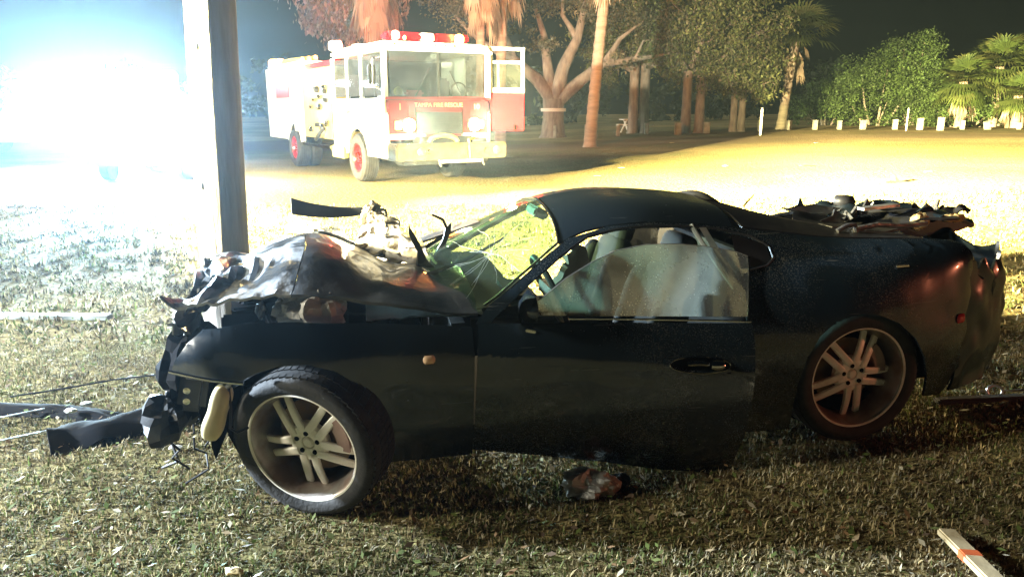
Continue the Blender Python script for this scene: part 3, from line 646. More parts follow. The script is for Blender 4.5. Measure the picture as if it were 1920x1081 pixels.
# ---- hood, buckled like a tent
def hood(a, b):
    # a 0 front .. 1 windscreen, b 0 near edge .. 1 far edge
    u = -.47 + 1.22*a + .10*(b-.3)*(1-a) + .04*math.sin(7*b)*(1-a)
    v = .15 + 1.30*b
    ridge = math.exp(-((a-.40)/.24)**2)
    zc = .865 + .115*ridge + .02*(1-a)
    front = max(0, .41-a)/.41
    z = zc + (.11*(1-abs(2*b-.8)**1.5) if b < .9 else .08)*(.35+.65*ridge)*.55
    z -= .10*math.exp(-(b/.10)**2)*(.25+.75*ridge) * (1-.4*a) + .05*math.exp(-(b/.06)**2)*max(0, a-.7)/.3
    z -= .10*max(0, b-.45)*(1-ridge)*1.2 + .25*max(0, b-.75)
    rg = lambda x, y, s: .5-abs(noise.noise((x, y, s)))*1.6
    z += front*(.10*rg(a*6, b*3.5, 2.0) + .05*rg(a*15, b*9, 5.0)) + (1-.4*a)*.022*rg(a*5+2, b*4, 7.0)
    u += front*.03*noise.noise((a*11, b*8, 3.0))
    z -= .03*math.exp(-((a-.62)/.05)**2)*math.exp(-((b-.25)/.2)**2)
    return (u, v, z)
hd_ = solid(MB().grid(34, 34, lambda a, b: hood(.392+.608*a, b)).build('hood', M['ash_paint'], car, smooth=24), .014)
solid(MB().grid(24, 30, lambda a, b: hood(.388*a, b)).build('hood_skin', M['pale_patched'], hd_, label='pale patchy crushed front of the hood', smooth=16), .012)
def hoodlip(a, b):
    u, v, z = hood(.015+.0*b, .02+.55*a); n_ = noise.noise((a*8, b*5, 3))
    return (u-.02*b+.05*n_, v+.02*n_, z-.13*b+.05*noise.noise((a*10, b*3, 1)))
solid(MB().grid(26, 8, hoodlip).build('hood_edge', M['steel'], car, smooth=30), .008)
# torn insulation standing up behind the hood
def insul(a, b):
    wdt = (1-b)**.8*.42+.09; q = wdt*(a-.35)
    n_ = noise.noise((a*5, b*6, 4)); n2 = noise.noise((a*12, b*14, 8))
    return (.38-.05*b+.80*q+.05*n_+.02*n2, 1.08+.16*b-.60*q+.06*n_+.03*n2, .88+.28*b-.08*abs(a-.3)*b+.035*n_+.02*n2)
solid(MB().grid(26, 30, insul).build('hood_insulation', M['liner'], car, smooth=25), .012)
def blade(a, b):
    return (-.12+.50*a, 1.66+.03*math.sin(3*a), 1.025+.055*b+.10*(a-.5)**2*1.3-.02*a*b+.02*(1-a)*b*2 - .02*(a > .9))
solid(MB().grid(24, 5, blade).build('far_fender', M['black_plastic'], car, label='bent black strip of the far fender sticking up', smooth=60), .02)
for k, poly in enumerate(([(0.509, 1.097), (0.542, 1.041), (0.573, 0.98), (0.598, 0.915), (0.638, 0.872), (0.636, 0.802), (0.555, 0.82), (0.543, 0.89), (0.55, 0.959), (0.525, 1.009), (0.51, 1.042)],
              [(0.597, 0.86), (0.648, 0.933), (0.687, 0.995), (0.705, 1.058), (0.689, 1.097), (0.631, 1.128), (0.642, 1.136), (0.7, 1.107), (0.716, 1.068), (0.738, 1.09), (0.732, 1.035), (0.703, 0.975), (0.735, 0.924), (0.711, 0.813), (0.609, 0.803)])):
    sh = MB().prism(poly, 0, .012, 'xz'); sh.v = [(x, .86+.04*k+y+.25*(z-.8)*(.4 if k else -.3)+.04*noise.noise((x*9, z*9, k)), z) for x, y, z in sh.v]
    sh.build('torn_cowl', M['black_plastic'], car, smooth=0)
for pts in ([(.52, .62, .86), (.78, .60, .965), (.95, .58, 1.06)], [(.50, 1.05, .88), (.72, 1.1, .99), (.86, 1.15, 1.05)]):
    MB().tube(pts, [.014, .01, .006], 6).build('wiper', M['black_plastic'], car)
def strip(a, b): return (.60+.30*a, 1.15+.14*b-.12*a, .945+.115*a+.03*b*0+.012)
solid(MB().grid(8, 3, strip).build('wiper', M['black_plastic'], car, label='broad black wiper blade lying on the far side of the windscreen'), .012)
# engine bay clutter
eb = MB()
for i in range(26):
    eb.box((random.uniform(-.35, .6), random.uniform(.3, 1.5), random.uniform(.42, .74)), (random.uniform(.08, .25), random.uniform(.1, .3), random.uniform(.06, .18)), Matrix.Rotation(random.uniform(-.6, .6), 3, 'X') @ Matrix.Rotation(random.uniform(-.6, .6), 3, 'Z'))
eb.build('engine', M['dark_inner'], car, bevel=.012)
crumple('heat_shield', (.09, .20, .85), (.11, .08, .075), M['foil'], 3.1)
crumple('heat_shield', (.00, .22, .84), (.09, .07, .05), M['foil'], 5.9)
crumple('coolant_pipe', (-.07, .35, .84), (.03, .03, .03), M['foil'], 8.2)
crumple('coolant_pipe', (-.16, .33, .83), (.02, .03, .035), M['steel'], 9.4)
def innerf(a, b): return (.28+.50*a, .20+.09*b, .80+.075*b*math.sin(math.pi*min(1, .12+a*1.0))**.5*(1-.65*a)+.015*noise.noise((a*9, b*4, 2)))
solid(MB().grid(26, 6, innerf).build('inner_fender', mat('primer_green', (.42, .47, .40), (.28, .31, .27), 8, .6), car, smooth=40), .01)
# front end hanging off
for k in range(9):
    a0 = Vector((random.uniform(-.62, -.38), random.uniform(.1, .7), random.uniform(.25, .62)))
    pts = [a0+Vector((random.uniform(-.02, .02)*j, random.uniform(-.02, .02)*j, -.045*j)) for j in range(5)]
    MB().tube(pts, random.uniform(.003, .006), 6).build('loose_wire', M['black_plastic'], car)
hb = MB(); hb.box((-.42, .22, .55), (.11, .2, .17), Matrix.Rotation(R(12), 3, 'Y')); hb.build('headlamp_bucket', M['black_plastic'], car, bevel=.025)
for k, (du, dz) in enumerate(((-.015, .02), (-.02, -.025))):
    MB().lathe([(0, -.012), (.014, -.010), (.016, 0), (0, .002)], (-.42+du, .115, .55+dz), n=12).build('headlamp_socket', M['chrome'], car)
def bot(a, b):
    t = 2*math.pi*a; k = math.sin(math.pi*min(.999, max(.001, b)))**.25
    z0 = -.12+.24*b; x = .042*k*(1+.12*math.sin(b*9))*math.copysign(abs(math.cos(t))**.6, math.cos(t)); y = .05*k*math.copysign(abs(math.sin(t))**.6, math.sin(t))
    p = Matrix.Rotation(R(20), 3, 'Y') @ Vector((x, y, z0))
    return p+Vector((-.315, .04, .495))
bo = MB().grid(25, 18, bot).build('coolant_bottle', M['bottle'], car, smooth=60)
MB().tube([(-.265, .03, .60), (-.25, .03, .64), (-.22, .04, .66)], .012, 8).build('bottle_neck', M['steel'], bo)
MB().tube([(-.26, .02, .60), (-.255, .0, .52), (-.265, .0, .44), (-.24, .0, .42), (-.2, .02, .43)], .006, 6).build('bottle_hose', M['black_plastic'], bo)
crumple('radiator_support', (-.50, .55, .58), (.10, .32, .16), M['dark_inner'], 2.2)
crumple('torn_bumper_skin', (-.56, .30, .40), (.10, .2, .09), M['black_plastic'], 6.6)

# ---- wheels
def wheel(u, v, z, steer, camber, far_side=False):
    q = bpy.data.objects
    rimb = MB(); prof = [(.250, .012), (.252, .002), (.247, -.004), (.238, .0), (.232, .010), (.228, .03), (.222, .055), (.214, .085), (.205, .12), (.20, .20), (.215, .225), (.235, .23)]
    rimb.lathe(prof, n=56)
    rim = rimb.build('wheel', M['barrel'], car, smooth=50)
    rim.rotation_mode = 'YXZ'; rim.location = (u, v, z); rim.rotation_euler = (R(camber), R(random.uniform(0, 70)), R(steer)) if not far_side else (0, 0, math.pi)
    if far_side: rim.location = (u, v, z)
    ty = MB(); ty.lathe([(.236, .004), (.246, -.006), (.262, -.013), (.285, -.018), (.303, -.013), (.318, .006), (.3235, .03), (.3245, .115), (.3235, .20), (.318, .224), (.30, .243), (.27, .247), (.24, .235)], n=72)
    ty.build('tyre', M['rubber'], rim, smooth=40)
    tb = MB()
    for k in range(64):
        for row, (y0, y1) in enumerate(((.004, .05), (.06, .11), (.12, .17), (.18, .226))):
            t = 2*math.pi*(k+.35*row)/64; c, s_ = math.cos(t), math.sin(t)
            rr = .3235 if row in (1, 2) else .3185
            tb.box((rr*c, (y0+y1)/2, rr*s_), (.009, y1-y0, .026), Matrix.Rotation(-t, 3, 'Y') @ Matrix.Rotation(R(12), 3, 'X'))
    tb.build('tread', M['rubber'], rim, smooth=0)
    lip = MB(); lip.tube([(.244*math.cos(t), -.002, .244*math.sin(t)) for t in np.linspace(0, 2*math.pi, 65)], .006, 6); lip.build('rim_lip', M['alloy'], rim)
    for k in range(5):
        th = 2*math.pi*k/5; Rm = Matrix.Rotation(-th, 3, 'Y'); sp = MB()
        for sg in (-1, 1):
            def bar(a, b, sg=sg):
                t = 2*math.pi*b; r_ = .055+.160*a
                wv = .0185-.0025*a; off = sg*(.026+.010*a**2); yy = .046+.040*a**1.5
                c_ = math.cos(t); s__ = math.sin(t)
                return Rm @ Vector((r_, yy+.010*math.copysign(abs(s__)**.6, s__), off+wv*math.copysign(abs(c_)**.45, c_)))
            sp.grid(10, 17, bar)
        sp.build('spoke', M['alloy'], rim, smooth=45)
    hub = MB(); hub.lathe([(0, .056), (.018, .052), (.024, .06), (.030, .046), (.060, .040), (.078, .044), (.088, .056), (.088, .08), (0, .09)], n=40); hub.build('hub', M['alloy'], rim, smooth=35)
    cap = MB(); cap.lathe([(0, .040), (.018, .042), (.025, .05), (.025, .058)], n=24); cap.build('centre_cap', M['alloy'], rim)
    for k in range(5):
        t = 2*math.pi*(k+.5)/5; MB().lathe([(0, .0385), (.0105, .0385), (.0105, .046), (0, .046)], (.050*math.cos(t), 0, .045*math.sin(t)), n=10).build('lug_hole', M['dark_inner'], rim)
    MB().lathe([(.06, .115), (.165, .115), (.165, .135), (.06, .135)], n=40, close=True).build('brake_disc', M['iron'], rim, smooth=35)
    cal = MB(); cal.grid(10, 2, lambda a, b: ((.13+.055*b)*math.cos(R(10+50*a)), .105, (.13+.055*b)*math.sin(R(10+50*a)))); solid(cal.build('brake_caliper', mat('caliper', (.3, .2, .16), (.2, .12, .1), 10, .5), rim), .05, -1)
    MB().lathe([(0, .2), (.2, .2)], n=32).build('backing_plate', M['dark_inner'], rim)
    return rim
wf = wheel(0, .012, .322, -27.5, 7); wf['label'] = 'front wheel knocked askew with dirt packed in its rim'
wr = wheel(2.55, .045, .425, 0, 0); wr['label'] = 'rear wheel in the shade of the open door'
wheel(0, CW, .32, 0, 0, True); wheel(2.55, CW, .43, 0, 0, True)
# turf scooped into the front rim
def clod(a, b):
    t = R(200+95*a); r_ = .205+.03*b; n_ = noise.noise((a*9, b*5, 3))
    return (r_*math.cos(t)*1.0, -.0+.05*b+.02*n_, .322-.0+r_*math.sin(t)+.03*(1-b)+.02*n_)
# ------------------------------------------------------------------ utility pole
pole_p = Vector((-2.08, 5.25, 0))
pb = thing('utility_pole', 'thick weathered utility pole rising in front of the crushed car nose', 'pole', pole_p)
rings = 40
def polef(a, b):
    t = 2*math.pi*a; r_ = .168-.028*b + .004*noise.noise((math.cos(t)*3, math.sin(t)*3, b*9)) + .003*math.sin(t*14+3*b)
    return (r_*math.cos(t)+.30*b, r_*math.sin(t), 9*b-.1)
pmb = MB().grid(49, 40, polef).build('shaft', M['wood_pole'], pb, smooth=60)
for z, t in ((1.15, -1.9), (2.05, -1.5), (2.6, -1.2)):
    MB().box((.165*math.cos(t), .165*math.sin(t), z), (.012, .012, .05), Matrix.Rotation(t, 3, 'Z')).build('staple', M['steel'], pb)

# ------------------------------------------------------------------ fire engine
F_YAW = math.atan2(.513, .858)
fe = thing('fire_engine', 'white and red fire engine with its lamps lit and one cab door open', 'fire engine', (-2.6, 15.7, 0), F_YAW)
W_ = 2.5
def fp(mbd, name, m, label=None, bevel=.012, par=fe, smooth=35): return mbd.build(name, m, par, label=label, bevel=bevel, smooth=smooth)
# cab: x across, y back, z up
fp(MB().box((W_/2, 1.7, 2.86), (W_, 3.4, .16)), 'cab_roof', M['fe_white'], bevel=.05)
fp(MB().box((W_/2, 1.75, 2.955), (W_-.2, 3.1, .05)), 'roof_cap', M['fe_white'], bevel=.02)
fp(MB().box((W_/2, .09, 1.39), (W_-.1, .14, .82)), 'front_panel', M['fe_red'], bevel=.04)
fp(MB().box((W_/2, .075, 1.84), (W_-.06, .16, .055)), 'windscreen_sill', M['fe_red'], bevel=.01)
fp(MB().box((W_/2-.04, .01, 1.40), (1.42, .06, .76)), 'grille_surround', M['fe_red'], bevel=.02)
gr = fp(MB().box((W_/2-.04, -.02, 1.33), (1.08, .03, .46)), 'grille', M['fe_dark'], bevel=.006)
for k in range(9): fp(MB().box((W_/2-.04, -.042, 1.13+.05*k), (1.06, .015, .014)), 'slat', M['fe_dark'], bevel=0, par=gr)
for xx in (-.585, .505): fp(MB().box((W_/2+xx+0, -.03, 1.36), (.03, .03, .6)), 'grille_trim', M['chrome'], bevel=.004)
def text(s, size, loc, rot, m, parent, name='lettering', width=None):
    cu = bpy.data.curves.new(name, 'FONT'); cu.body = s; cu.size = size; cu.extrude = .004; cu.align_x = 'CENTER'; cu.align_y = 'CENTER'
    o = bpy.data.objects.new(name+'_tmp', cu); COL.objects.link(o); dg = bpy.context.evaluated_depsgraph_get(); dg.update()
    me = bpy.data.meshes.new_from_object(o.evaluated_get(dg)); bpy.data.objects.remove(o)
    me.materials.clear(); me.materials.append(m); t = link(name, me, parent); t.location = loc; t.rotation_euler = rot
    if width: k = width/max(.01, t.dimensions.x); t.scale = (k, 1, 1)
    return t
text('TAMPA FIRE RESCUE', .12, (W_/2-.04, -.026, 1.70), (R(90), 0, 0), M['gold_print'], fe, width=1.12)
text('1', .2, (.34, -.002+.015, 1.66), (R(90), 0, 0), M['gold_print'], fe)
text('10', .16, (2.13, .013, 1.66), (R(90), 0, 0), M['gold_print'], fe)
# pillars, windscreen
for xx, yy in ((.05, .08), (W_-.05, .08)): fp(MB().box((xx, yy, 2.30), (.10, .13, .98)), 'pillar', M['fe_white'], bevel=.02)
fp(MB().box((W_/2, .06, 2.31), (.045, .05, .94)), 'pillar', M['fe_dark'], bevel=.005)
for xx in (.70, 1.80): fp(MB().box((xx, .07, 2.315), (1.08, .012, .95)), 'windscreen', M['fe_glass'], bevel=0)
wip = MB(); wip.bar((.7, .03, 1.88), (1.05, .03, 2.45), .02, .015); fp(wip, 'wiper', M['black_plastic'], bevel=0)
wip = MB(); wip.bar((1.8, .03, 1.88), (1.5, .03, 2.40), .02, .015); fp(wip, 'wiper', M['black_plastic'], bevel=0)
fp(MB().box((W_/2, .55, 1.72), (2.3, .6, .35)), 'dashboard', M['fe_dark'], bevel=.05)
fp(MB().lathe([(.20, -.015), (.22, 0), (.20, .015), (.185, 0)], (1.95, .5, 1.98), axis='y', n=28, close=True), 'steering_wheel', M['black_plastic'], bevel=0)
fp(MB().box((W_/2, 2.4, 1.9), (2.3, .1, 1.6)), 'cab_bulkhead', M['fe_dark'], bevel=0)
for xx in (.6, 1.85): fp(MB().box((xx, 1.35, 1.75), (.55, .18, 1.1)), 'seat', M['seat'], bevel=.06)
fp(MB().box((.80, .33, 1.94), (.40, .22, .14)), 'dash_bag', mat('pink_bag', (.7, .12, .16), None, rough=.6), bevel=.05)
fp(MB().lathe([(0, -.06), (.07, -.05), (.10, 0), (.07, .05), (0, .06)], (.45, .36, 1.98), axis='y', n=16), 'dash_helmet', M['hose'], bevel=0)
fp(MB().box((W_/2-.02, .2, 2.70), (.16, .08, .10)), 'dome_lamp', M['lamp_warm_dim'] if 'lamp_warm_dim' in M else M['fe_white'], bevel=.02)
# headlamps
for xx, m, lb in ((.42, 'lamp_warm', 'headlamp'), (2.08, 'lamp_warm', 'headlamp')):
    h = fp(MB().box((xx, -.005, 1.29), (.46, .06, .24)), 'headlamp', M['chrome'], bevel=.02)
    fp(MB().lathe([(0, -.055), (.10, -.05), (.135, -.03), (.14, 0)], (xx+(.09 if xx < 1 else -.02), -.03, 1.29), n=20), 'bulb', M[m], bevel=0, par=h)
    fp(MB().box((xx+(-.15 if xx < 1 else .14), -.04, 1.29), (.13, .03, .18)), 'indicator', M['lamp_amber'], bevel=.01, par=h)
for xx in (.47, 2.05): fp(MB().box((xx, -.02, 1.06), (.82 if xx < 1 else .62, .08, .11)), 'fender_strip', M['fe_white'], bevel=.02)
fp(MB().box((.06, .35, 1.1), (.10, .7, .9)), 'cab_corner', M['fe_white'], bevel=.04); fp(MB().box((W_-.06, .35, 1.1), (.10, .7, .9)), 'cab_corner', M['fe_white'], bevel=.04)
# bumper with tray, hose and hardware
fp(MB().box((W_/2, -.36, .77), (W_+.06, .50, .34)), 'bumper', M['chrome'], bevel=.03)
fp(MB().box((W_/2, -.1, .99), (1.25, .36, .14)), 'hose_tray', M['fe_dark'], bevel=.02)
fp(MB().tube([(1.15+.32*math.cos(t), -.34, .95+.13*math.sin(t)) for t in np.linspace(0, math.pi, 14)], .05, 8), 'hose', M['hose'], bevel=0)
fp(MB().tube([(1.62, -.64, .62), (1.60, -.66, .80), (1.66, -.5, .99), (1.9, -.3, 1.02)], .03, 8), 'hose', M['hose'], bevel=0)
for xx in (.52, 2.28): fp(MB().lathe([(0, -.03), (.06, -.03), (.085, -.01), (.085, .03)], (xx, -.615, .77), n=20), 'siren', M['steel'], bevel=0)
for xx in (.70, 2.02): fp(MB().lathe([(0, -.03), (.04, -.03), (.055, 0)], (xx, -.615, .77), n=14), 'bumper_lamp', M['chrome'], bevel=0)
fp(MB().bar((.95, -.6, .56), (1.9, -.6, .56), .04, .06), 'tow_bar', M['fe_white'], bevel=.01)
for xx in (.93, 1.95): fp(MB().tube([(xx, -.56, .60), (xx, -.6, .5), (xx+.03, -.6, .46)], .022, 6), 'tow_hook', M['steel'], bevel=0)
fp(MB().box((W_/2, 2.2, .62), (1.7, 5.5, .22)), 'chassis', M['fe_dark'], bevel=.02); fp(MB().box((W_/2, 1.2, .52), (1.0, .5, .3)), 'front_axle', M['fe_dark'], bevel=.05)
# cab side (viewer's left), with wheel opening
def side_panel(name, poly, x0, x1, m, lb=None): return fp(MB().prism(poly, x0, x1, 'yz'), name, m, label=lb, bevel=0)
arc = lambda cy, r_, a0, a1, n=12: [(cy+r_*math.cos(R(a)), .53+r_*math.sin(R(a))) for a in np.linspace(a0, a1, n)]
for x0, x1 in ((0, .05), (W_-.05, W_)):
    if x0 == 0 or True:
        lo = [(.05, .62), (.05, 1.84)] + [(3.4, 1.84), (3.4, .62)] + [(1.75+.66, .62)] + arc(1.75, .66, 8, 172)[0:] + [(1.75-.66, .62)]
        if x0 > 0: lo = [(1.15, .62), (1.15, 1.84), (3.4, 1.84), (3.4, .62), (2.41, .62)] + [p for p in arc(1.75, .66, 8, 150)]
        side_panel('cab_side', lo, x0, x1, M['fe_white'])
        fp(MB().box(((x0+x1)/2, 3.3 if x0 == 0 else 2.3, 2.31), (.05, .2 if x0 == 0 else 2.2, .93)), 'pillar', M['fe_white'], bevel=.01)
# crew and driver door frames on the left side
for y0, y1 in ((.18, 1.28), (1.42, 2.2), (2.34, 3.18)):
    w_ = fp(MB().box((.025, (y0+y1)/2, 2.30), (.03, y1-y0, .82)), 'side_window', M['fe_glass'], bevel=0)
for yy in (1.35, 2.27): fp(MB().box((.02, yy, 2.30), (.055, .13, .94)), 'pillar', M['fe_white'], bevel=.01)
for yy in (1.30, 2.30, 3.28): fp(MB().box((-.004, yy, 1.75), (.012, .015, 1.9)), 'door_gap', M['fe_dark'], bevel=0)
fp(MB().box((-.03, 2.2, 1.55), (.04, .16, .05)), 'door_handle', M['chrome'], bevel=.01)
fp(MB().box((.08, 3.2, 3.06), (.25, .3, .22)), 'roof_lamp_box', M['fe_white'], bevel=.03)
fp(MB().box((.4, 2.3, 3.0), (.35, .5, .1)), 'roof_lamp_box', M['fe_white'], bevel=.03); fp(MB().box((.72, 2.2, 3.01), (.3, .4, .11)), 'side_flasher', M['lens_red'], bevel=.03)
# mirror arm left
fp(MB().tube([(0, .15, 2.65), (-.22, .02, 2.6), (-.24, .02, 2.1), (-.02, .12, 2.0)], .018, 6), 'mirror_arm', M['chrome'], bevel=0)
fp(MB().box((-.24, .03, 2.3), (.16, .05, .4)), 'mirror', M['fe_dark'], bevel=.02)
# pump panel and body
fp(MB().box((W_/2, 4.85, 1.75), (W_-.1, 2.5, 1.75)), 'pump_house', M['fe_brass'], bevel=.02)
fp(MB().box((W_/2, 4.85, 2.72), (W_-.3, 2.5, .12)), 'pump_top', M['fe_red'], bevel=.02)
for k in range(16):
    yy = 3.9+random.random()*1.8; zz = 1.0+random.random()*1.2; r_ = random.uniform(.04, .09)
    fp(MB().lathe([(0, -.09), (r_*.8, -.08), (r_, -.03), (r_, .03)], (0, 0, 0), axis='x', n=12), 'valve' if k % 2 else 'gauge', M['chrome'] if k % 3 else M['fe_dark'], bevel=0).location = (.03, yy, zz)
fp(MB().tube([(.0, 4.2, 1.15), (-.10, 4.3, 1.0), (-.10, 4.6, .85), (0, 4.7, .95)], .05, 8), 'intake_hose', M['fe_dark'], bevel=0)
bodyp = [(6.1, .75), (6.1, 2.78), (9.9, 2.78), (9.9, .75), (7.75, .75)] + arc(7.05, .70, 15, 165) + [(6.35, .75)]
for x0, x1 in ((0, .06), (W_-.06, W_)): side_panel('body_side', bodyp, x0, x1, M['fe_white'])
fp(MB().box((W_/2, 8.0, 2.1), (W_-.12, 3.75, 1.3)), 'body_core', M['fe_white'], bevel=.02)
fp(MB().box((-.005, 8.0, 2.22), (.02, 1.5, .62)), 'locker_door', M['fe_red'], bevel=.006)
for yy in (6.55, 9.35): fp(MB().box((-.004, yy, 1.8), (.012, .7, 1.6)), 'locker_door', M['fe_white'], bevel=.004)
fp(MB().box((W_/2, 8.0, 2.83), (W_-.1, 3.6, .10)), 'hose_bed', M['fe_white'], bevel=.02)
for k in range(3): fp(MB().tube([(.25+.18*k, 6.6, 2.93+.03*k), (.3+.18*k, 8, 2.97), (.28+.18*k, 9.7, 2.94)], .07, 8), 'bed_hose', M['hose'], bevel=0)
fp(MB().lathe([(0, 0), (.16, 0), (.16, .16), (.11, .22), (0, .23)], (.2, 9.6, 2.86), axis='z', n=20), 'rear_beacon', M['lamp_amber'], bevel=0)
fp(MB().lathe([(0, 0), (.13, 0), (.13, .14), (.09, .2), (0, .21)], (.22, 8.9, 2.86), axis='z', n=20), 'rear_beacon', M['lamp_amber'], bevel=0)
fp(MB().box((.05, 4.6, .70), (.35, 2.4, .08)), 'running_board', M['chrome'], bevel=.01); fp(MB().box((.0, 3.0, .62), (.12, .9, .28)), 'step', M['hose'], bevel=.02)
# light bar
lb = fp(MB().box((1.28, .75, 3.0), (2.05, .42, .06)), 'light_bar', M['chrome'], bevel=.02)
fp(MB().box((.72, .75, 3.11), (.80, .38, .18)), 'bar_lens', M['lens_red'], bevel=.05, par=lb)
fp(MB().box((1.28, .75, 3.11), (.32, .36, .18)), 'bar_lens', M['fe_white'], bevel=.03, par=lb, label='clear centre lens of the roof bar')
fp(MB().box((1.86, .75, 3.11), (.84, .38, .18)), 'bar_lens', M['lens_red'], bevel=.05, par=lb)
fp(MB().lathe([(0, -.09), (.085, -.06), (.105, 0), (.085, .06), (0, .09)], (.52, .56, 3.12), axis='x', n=20), 'red_lamp', M['lamp_red'], bevel=0, par=lb)
fp(MB().lathe([(0, -.04), (.04, -.02), (.05, 0), (.04, .02), (0, .04)], (.72, .55, 3.08), axis='x', n=14), 'amber_lamp', M['lamp_amber'], bevel=0, par=lb)
fp(MB().lathe([(0, -.10), (.09, -.07), (.11, 0), (.09, .07), (0, .10)], (2.0, .54, 3.10), axis='x', n=20), 'beacon_lamp', M['lamp_beacon'], bevel=0, par=lb)
for xx in (.18, 1.10, 1.32, 1.54, 2.36): fp(MB().box((xx, .0, 2.90), (.12, .05, .07)), 'marker_lamp', M['lamp_amber'], bevel=.015)
# open door on the far side of the cab front
DA = Matrix.Translation((W_, .12, 0)) @ Matrix.Rotation(R(-12), 4, 'Z')
def dbox(c, d): 
    b = MB().box(c, d); b.v = [tuple(DA @ Vector(p)) for p in b.v]; return b
od = fp(dbox((.43, 0, 1.56), (.80, .06, .84)), 'open_door', M['fe_red'], bevel=.015)
for c, d in (((.05, 0, 2.45), (.07, .06, .95)), ((.80, 0, 2.45), (.07, .06, .95)), ((.43, 0, 2.90), (.82, .06, .07)), ((.43, 0, 2.02), (.82, .06, .10)), ((.43, 0, 2.62), (.70, .05, .06))):
    fp(dbox(c, d), 'door_frame', M['fe_white'], bevel=.01, par=od)
fp(dbox((.22, 0, 2.32), (.03, .03, .55)), 'door_frame', M['fe_white'], bevel=.004, par=od)
fp(dbox((.43, 0, 2.30), (.7, .01, .58)), 'door_glass', M['glass_clear'], bevel=0, par=od)
fp(dbox((.6, -.05, 1.22), (.05, .06, .12)), 'door_handle', M['chrome'], bevel=.01, par=od)
fp(MB().box((W_-.02, .6, .85), (.2, .5, .6)), 'cab_step', M['fe_white'], bevel=.02)
def truck_wheel(x, y, sx, dual=False):
    rim = fp(MB().lathe([(.0, .05), (.14, .02), (.16, .07), (.27, .10), (.30, .02), (.315, .0)], (0, 0, 0), axis='x', n=36), 'wheel', M['fe_red'], bevel=0)
    ty = MB().lathe([(.30, .02), (.34, -.03), (.46, -.05), (.52, -.01), (.535, .03), (.535, .26), (.52, .30), (.46, .33), (.31, .30)], axis='x', n=48)
    if dual: ty.lathe([(.30, .37), (.46, .33), (.535, .40), (.535, .62), (.46, .66), (.31, .60)], axis='x', n=48)
    fp(ty, 'tyre', M['rubber'], bevel=0, par=rim)
    gm = MB()
    for k in range(5):
        yy = .04+.052*k; gm.lathe([(.5355, yy), (.5455, yy+.004), (.5455, yy+.036), (.5355, yy+.04)], axis='x', n=48)
    fp(gm, 'tread', M['rubber'], bevel=0, par=rim)
    for k in range(10):
        t = 2*math.pi*k/10; fp(MB().lathe([(0, -.02), (.018, -.02), (.02, .03)], (0, .115*math.cos(t), .115*math.sin(t)), axis='x', n=8), 'lug_nut', M['chrome'], bevel=0, par=rim)
    rim.location = (x, y, .54)
    if sx < 0: rim.rotation_euler = (0, 0, math.pi)
truck_wheel(.0, 1.75, 1); truck_wheel(W_, 1.75, -1); truck_wheel(.0, 7.05, 1, True); truck_wheel(W_, 7.05, -1, True)

# ------------------------------------------------------------------ lamps that light the place
def lamp(name, kind, loc, col, power, size=.1, parent=None, aim=None, cone=None, blend=1):
    d = bpy.data.lights.new(name, kind); d.color = col; d.energy = power; d.shadow_soft_size = size
    if cone: d.spot_size = R(cone); d.spot_blend = blend
    o = bpy.data.objects.new(name, d); COL.objects.link(o); o.location = loc
    if parent is not None: o.parent = parent
    if aim is not None: o.rotation_euler = (Vector(aim)-Vector(loc)).to_track_quat('-Z', 'Y').to_euler()
    return o
lamp('beacon_light', 'POINT', (2.0, .38, 3.15), (1, .28, .06), 200, .1, fe)
lamp('red_flasher_light', 'POINT', (.52, .36, 3.2), (1, .06, .04), 150, .1, fe)
lamp('roof_flasher_light', 'SPOT', (.72, 2.5, 3.2), (1, .16, .08), 34000, .2, fe, aim=(1.5, 14, 9), cone=120)
lamp('beacon_beam', 'SPOT', (2.0, .75, 3.26), (1, .36, .10), 26000, .1, fe, aim=(12.6, 9.7, 5.0), cone=70)
for xx in (.5, 2.05): lamp('headlamp_light', 'SPOT', (xx, -.2, 1.29), (1, .80, .42), 9000, .08, fe, aim=(xx, -8, .6), cone=80)

# floodlight on its stand, at the left just outside the view: it throws the shadows of pole, car and engine to the right
FLX, FLY, FLZ = -8.2, 3.4, 2.6
fl = thing('floodlight_stand', 'tall floodlight on a tripod at the left of the wrecked car', 'floodlight', (FLX, FLY, gz(FLX, FLY)))
MB().tube([(0, 0, .5), (0, 0, 3.5)], .025, 10).build('mast', M['steel'], fl)
for k in range(3):
    t = 2*math.pi*k/3+.4; MB().tube([(0, 0, 1.0), (.55*math.cos(t), .55*math.sin(t), 0)], .018, 8).build('leg', M['steel'], fl)
for hz in (FLZ, 3.0):
    hd = MB(); hd.box((-.14, -.05, hz), (.16, .5, .32), Matrix.Rotation(R(20), 3, 'Z')); hd.build('lamp_head', M['black_plastic'], fl, bevel=.02)
KEY = lamp('floodlight_beam', 'SPOT', (FLX+.08, FLY+.03, FLZ-.2), (.70, .84, 1), 19000, .14, None, aim=(.5, 3.3, .2), cone=110, blend=1)
BEAM = lamp('field_beam', 'SPOT', (FLX+.08, FLY+.05, 3.0), (1, .83, .38), 2900000, .14, None, aim=(14.8, 19.0, 1.3), cone=60, blend=1); BEAM.scale = (1, .38, 1)

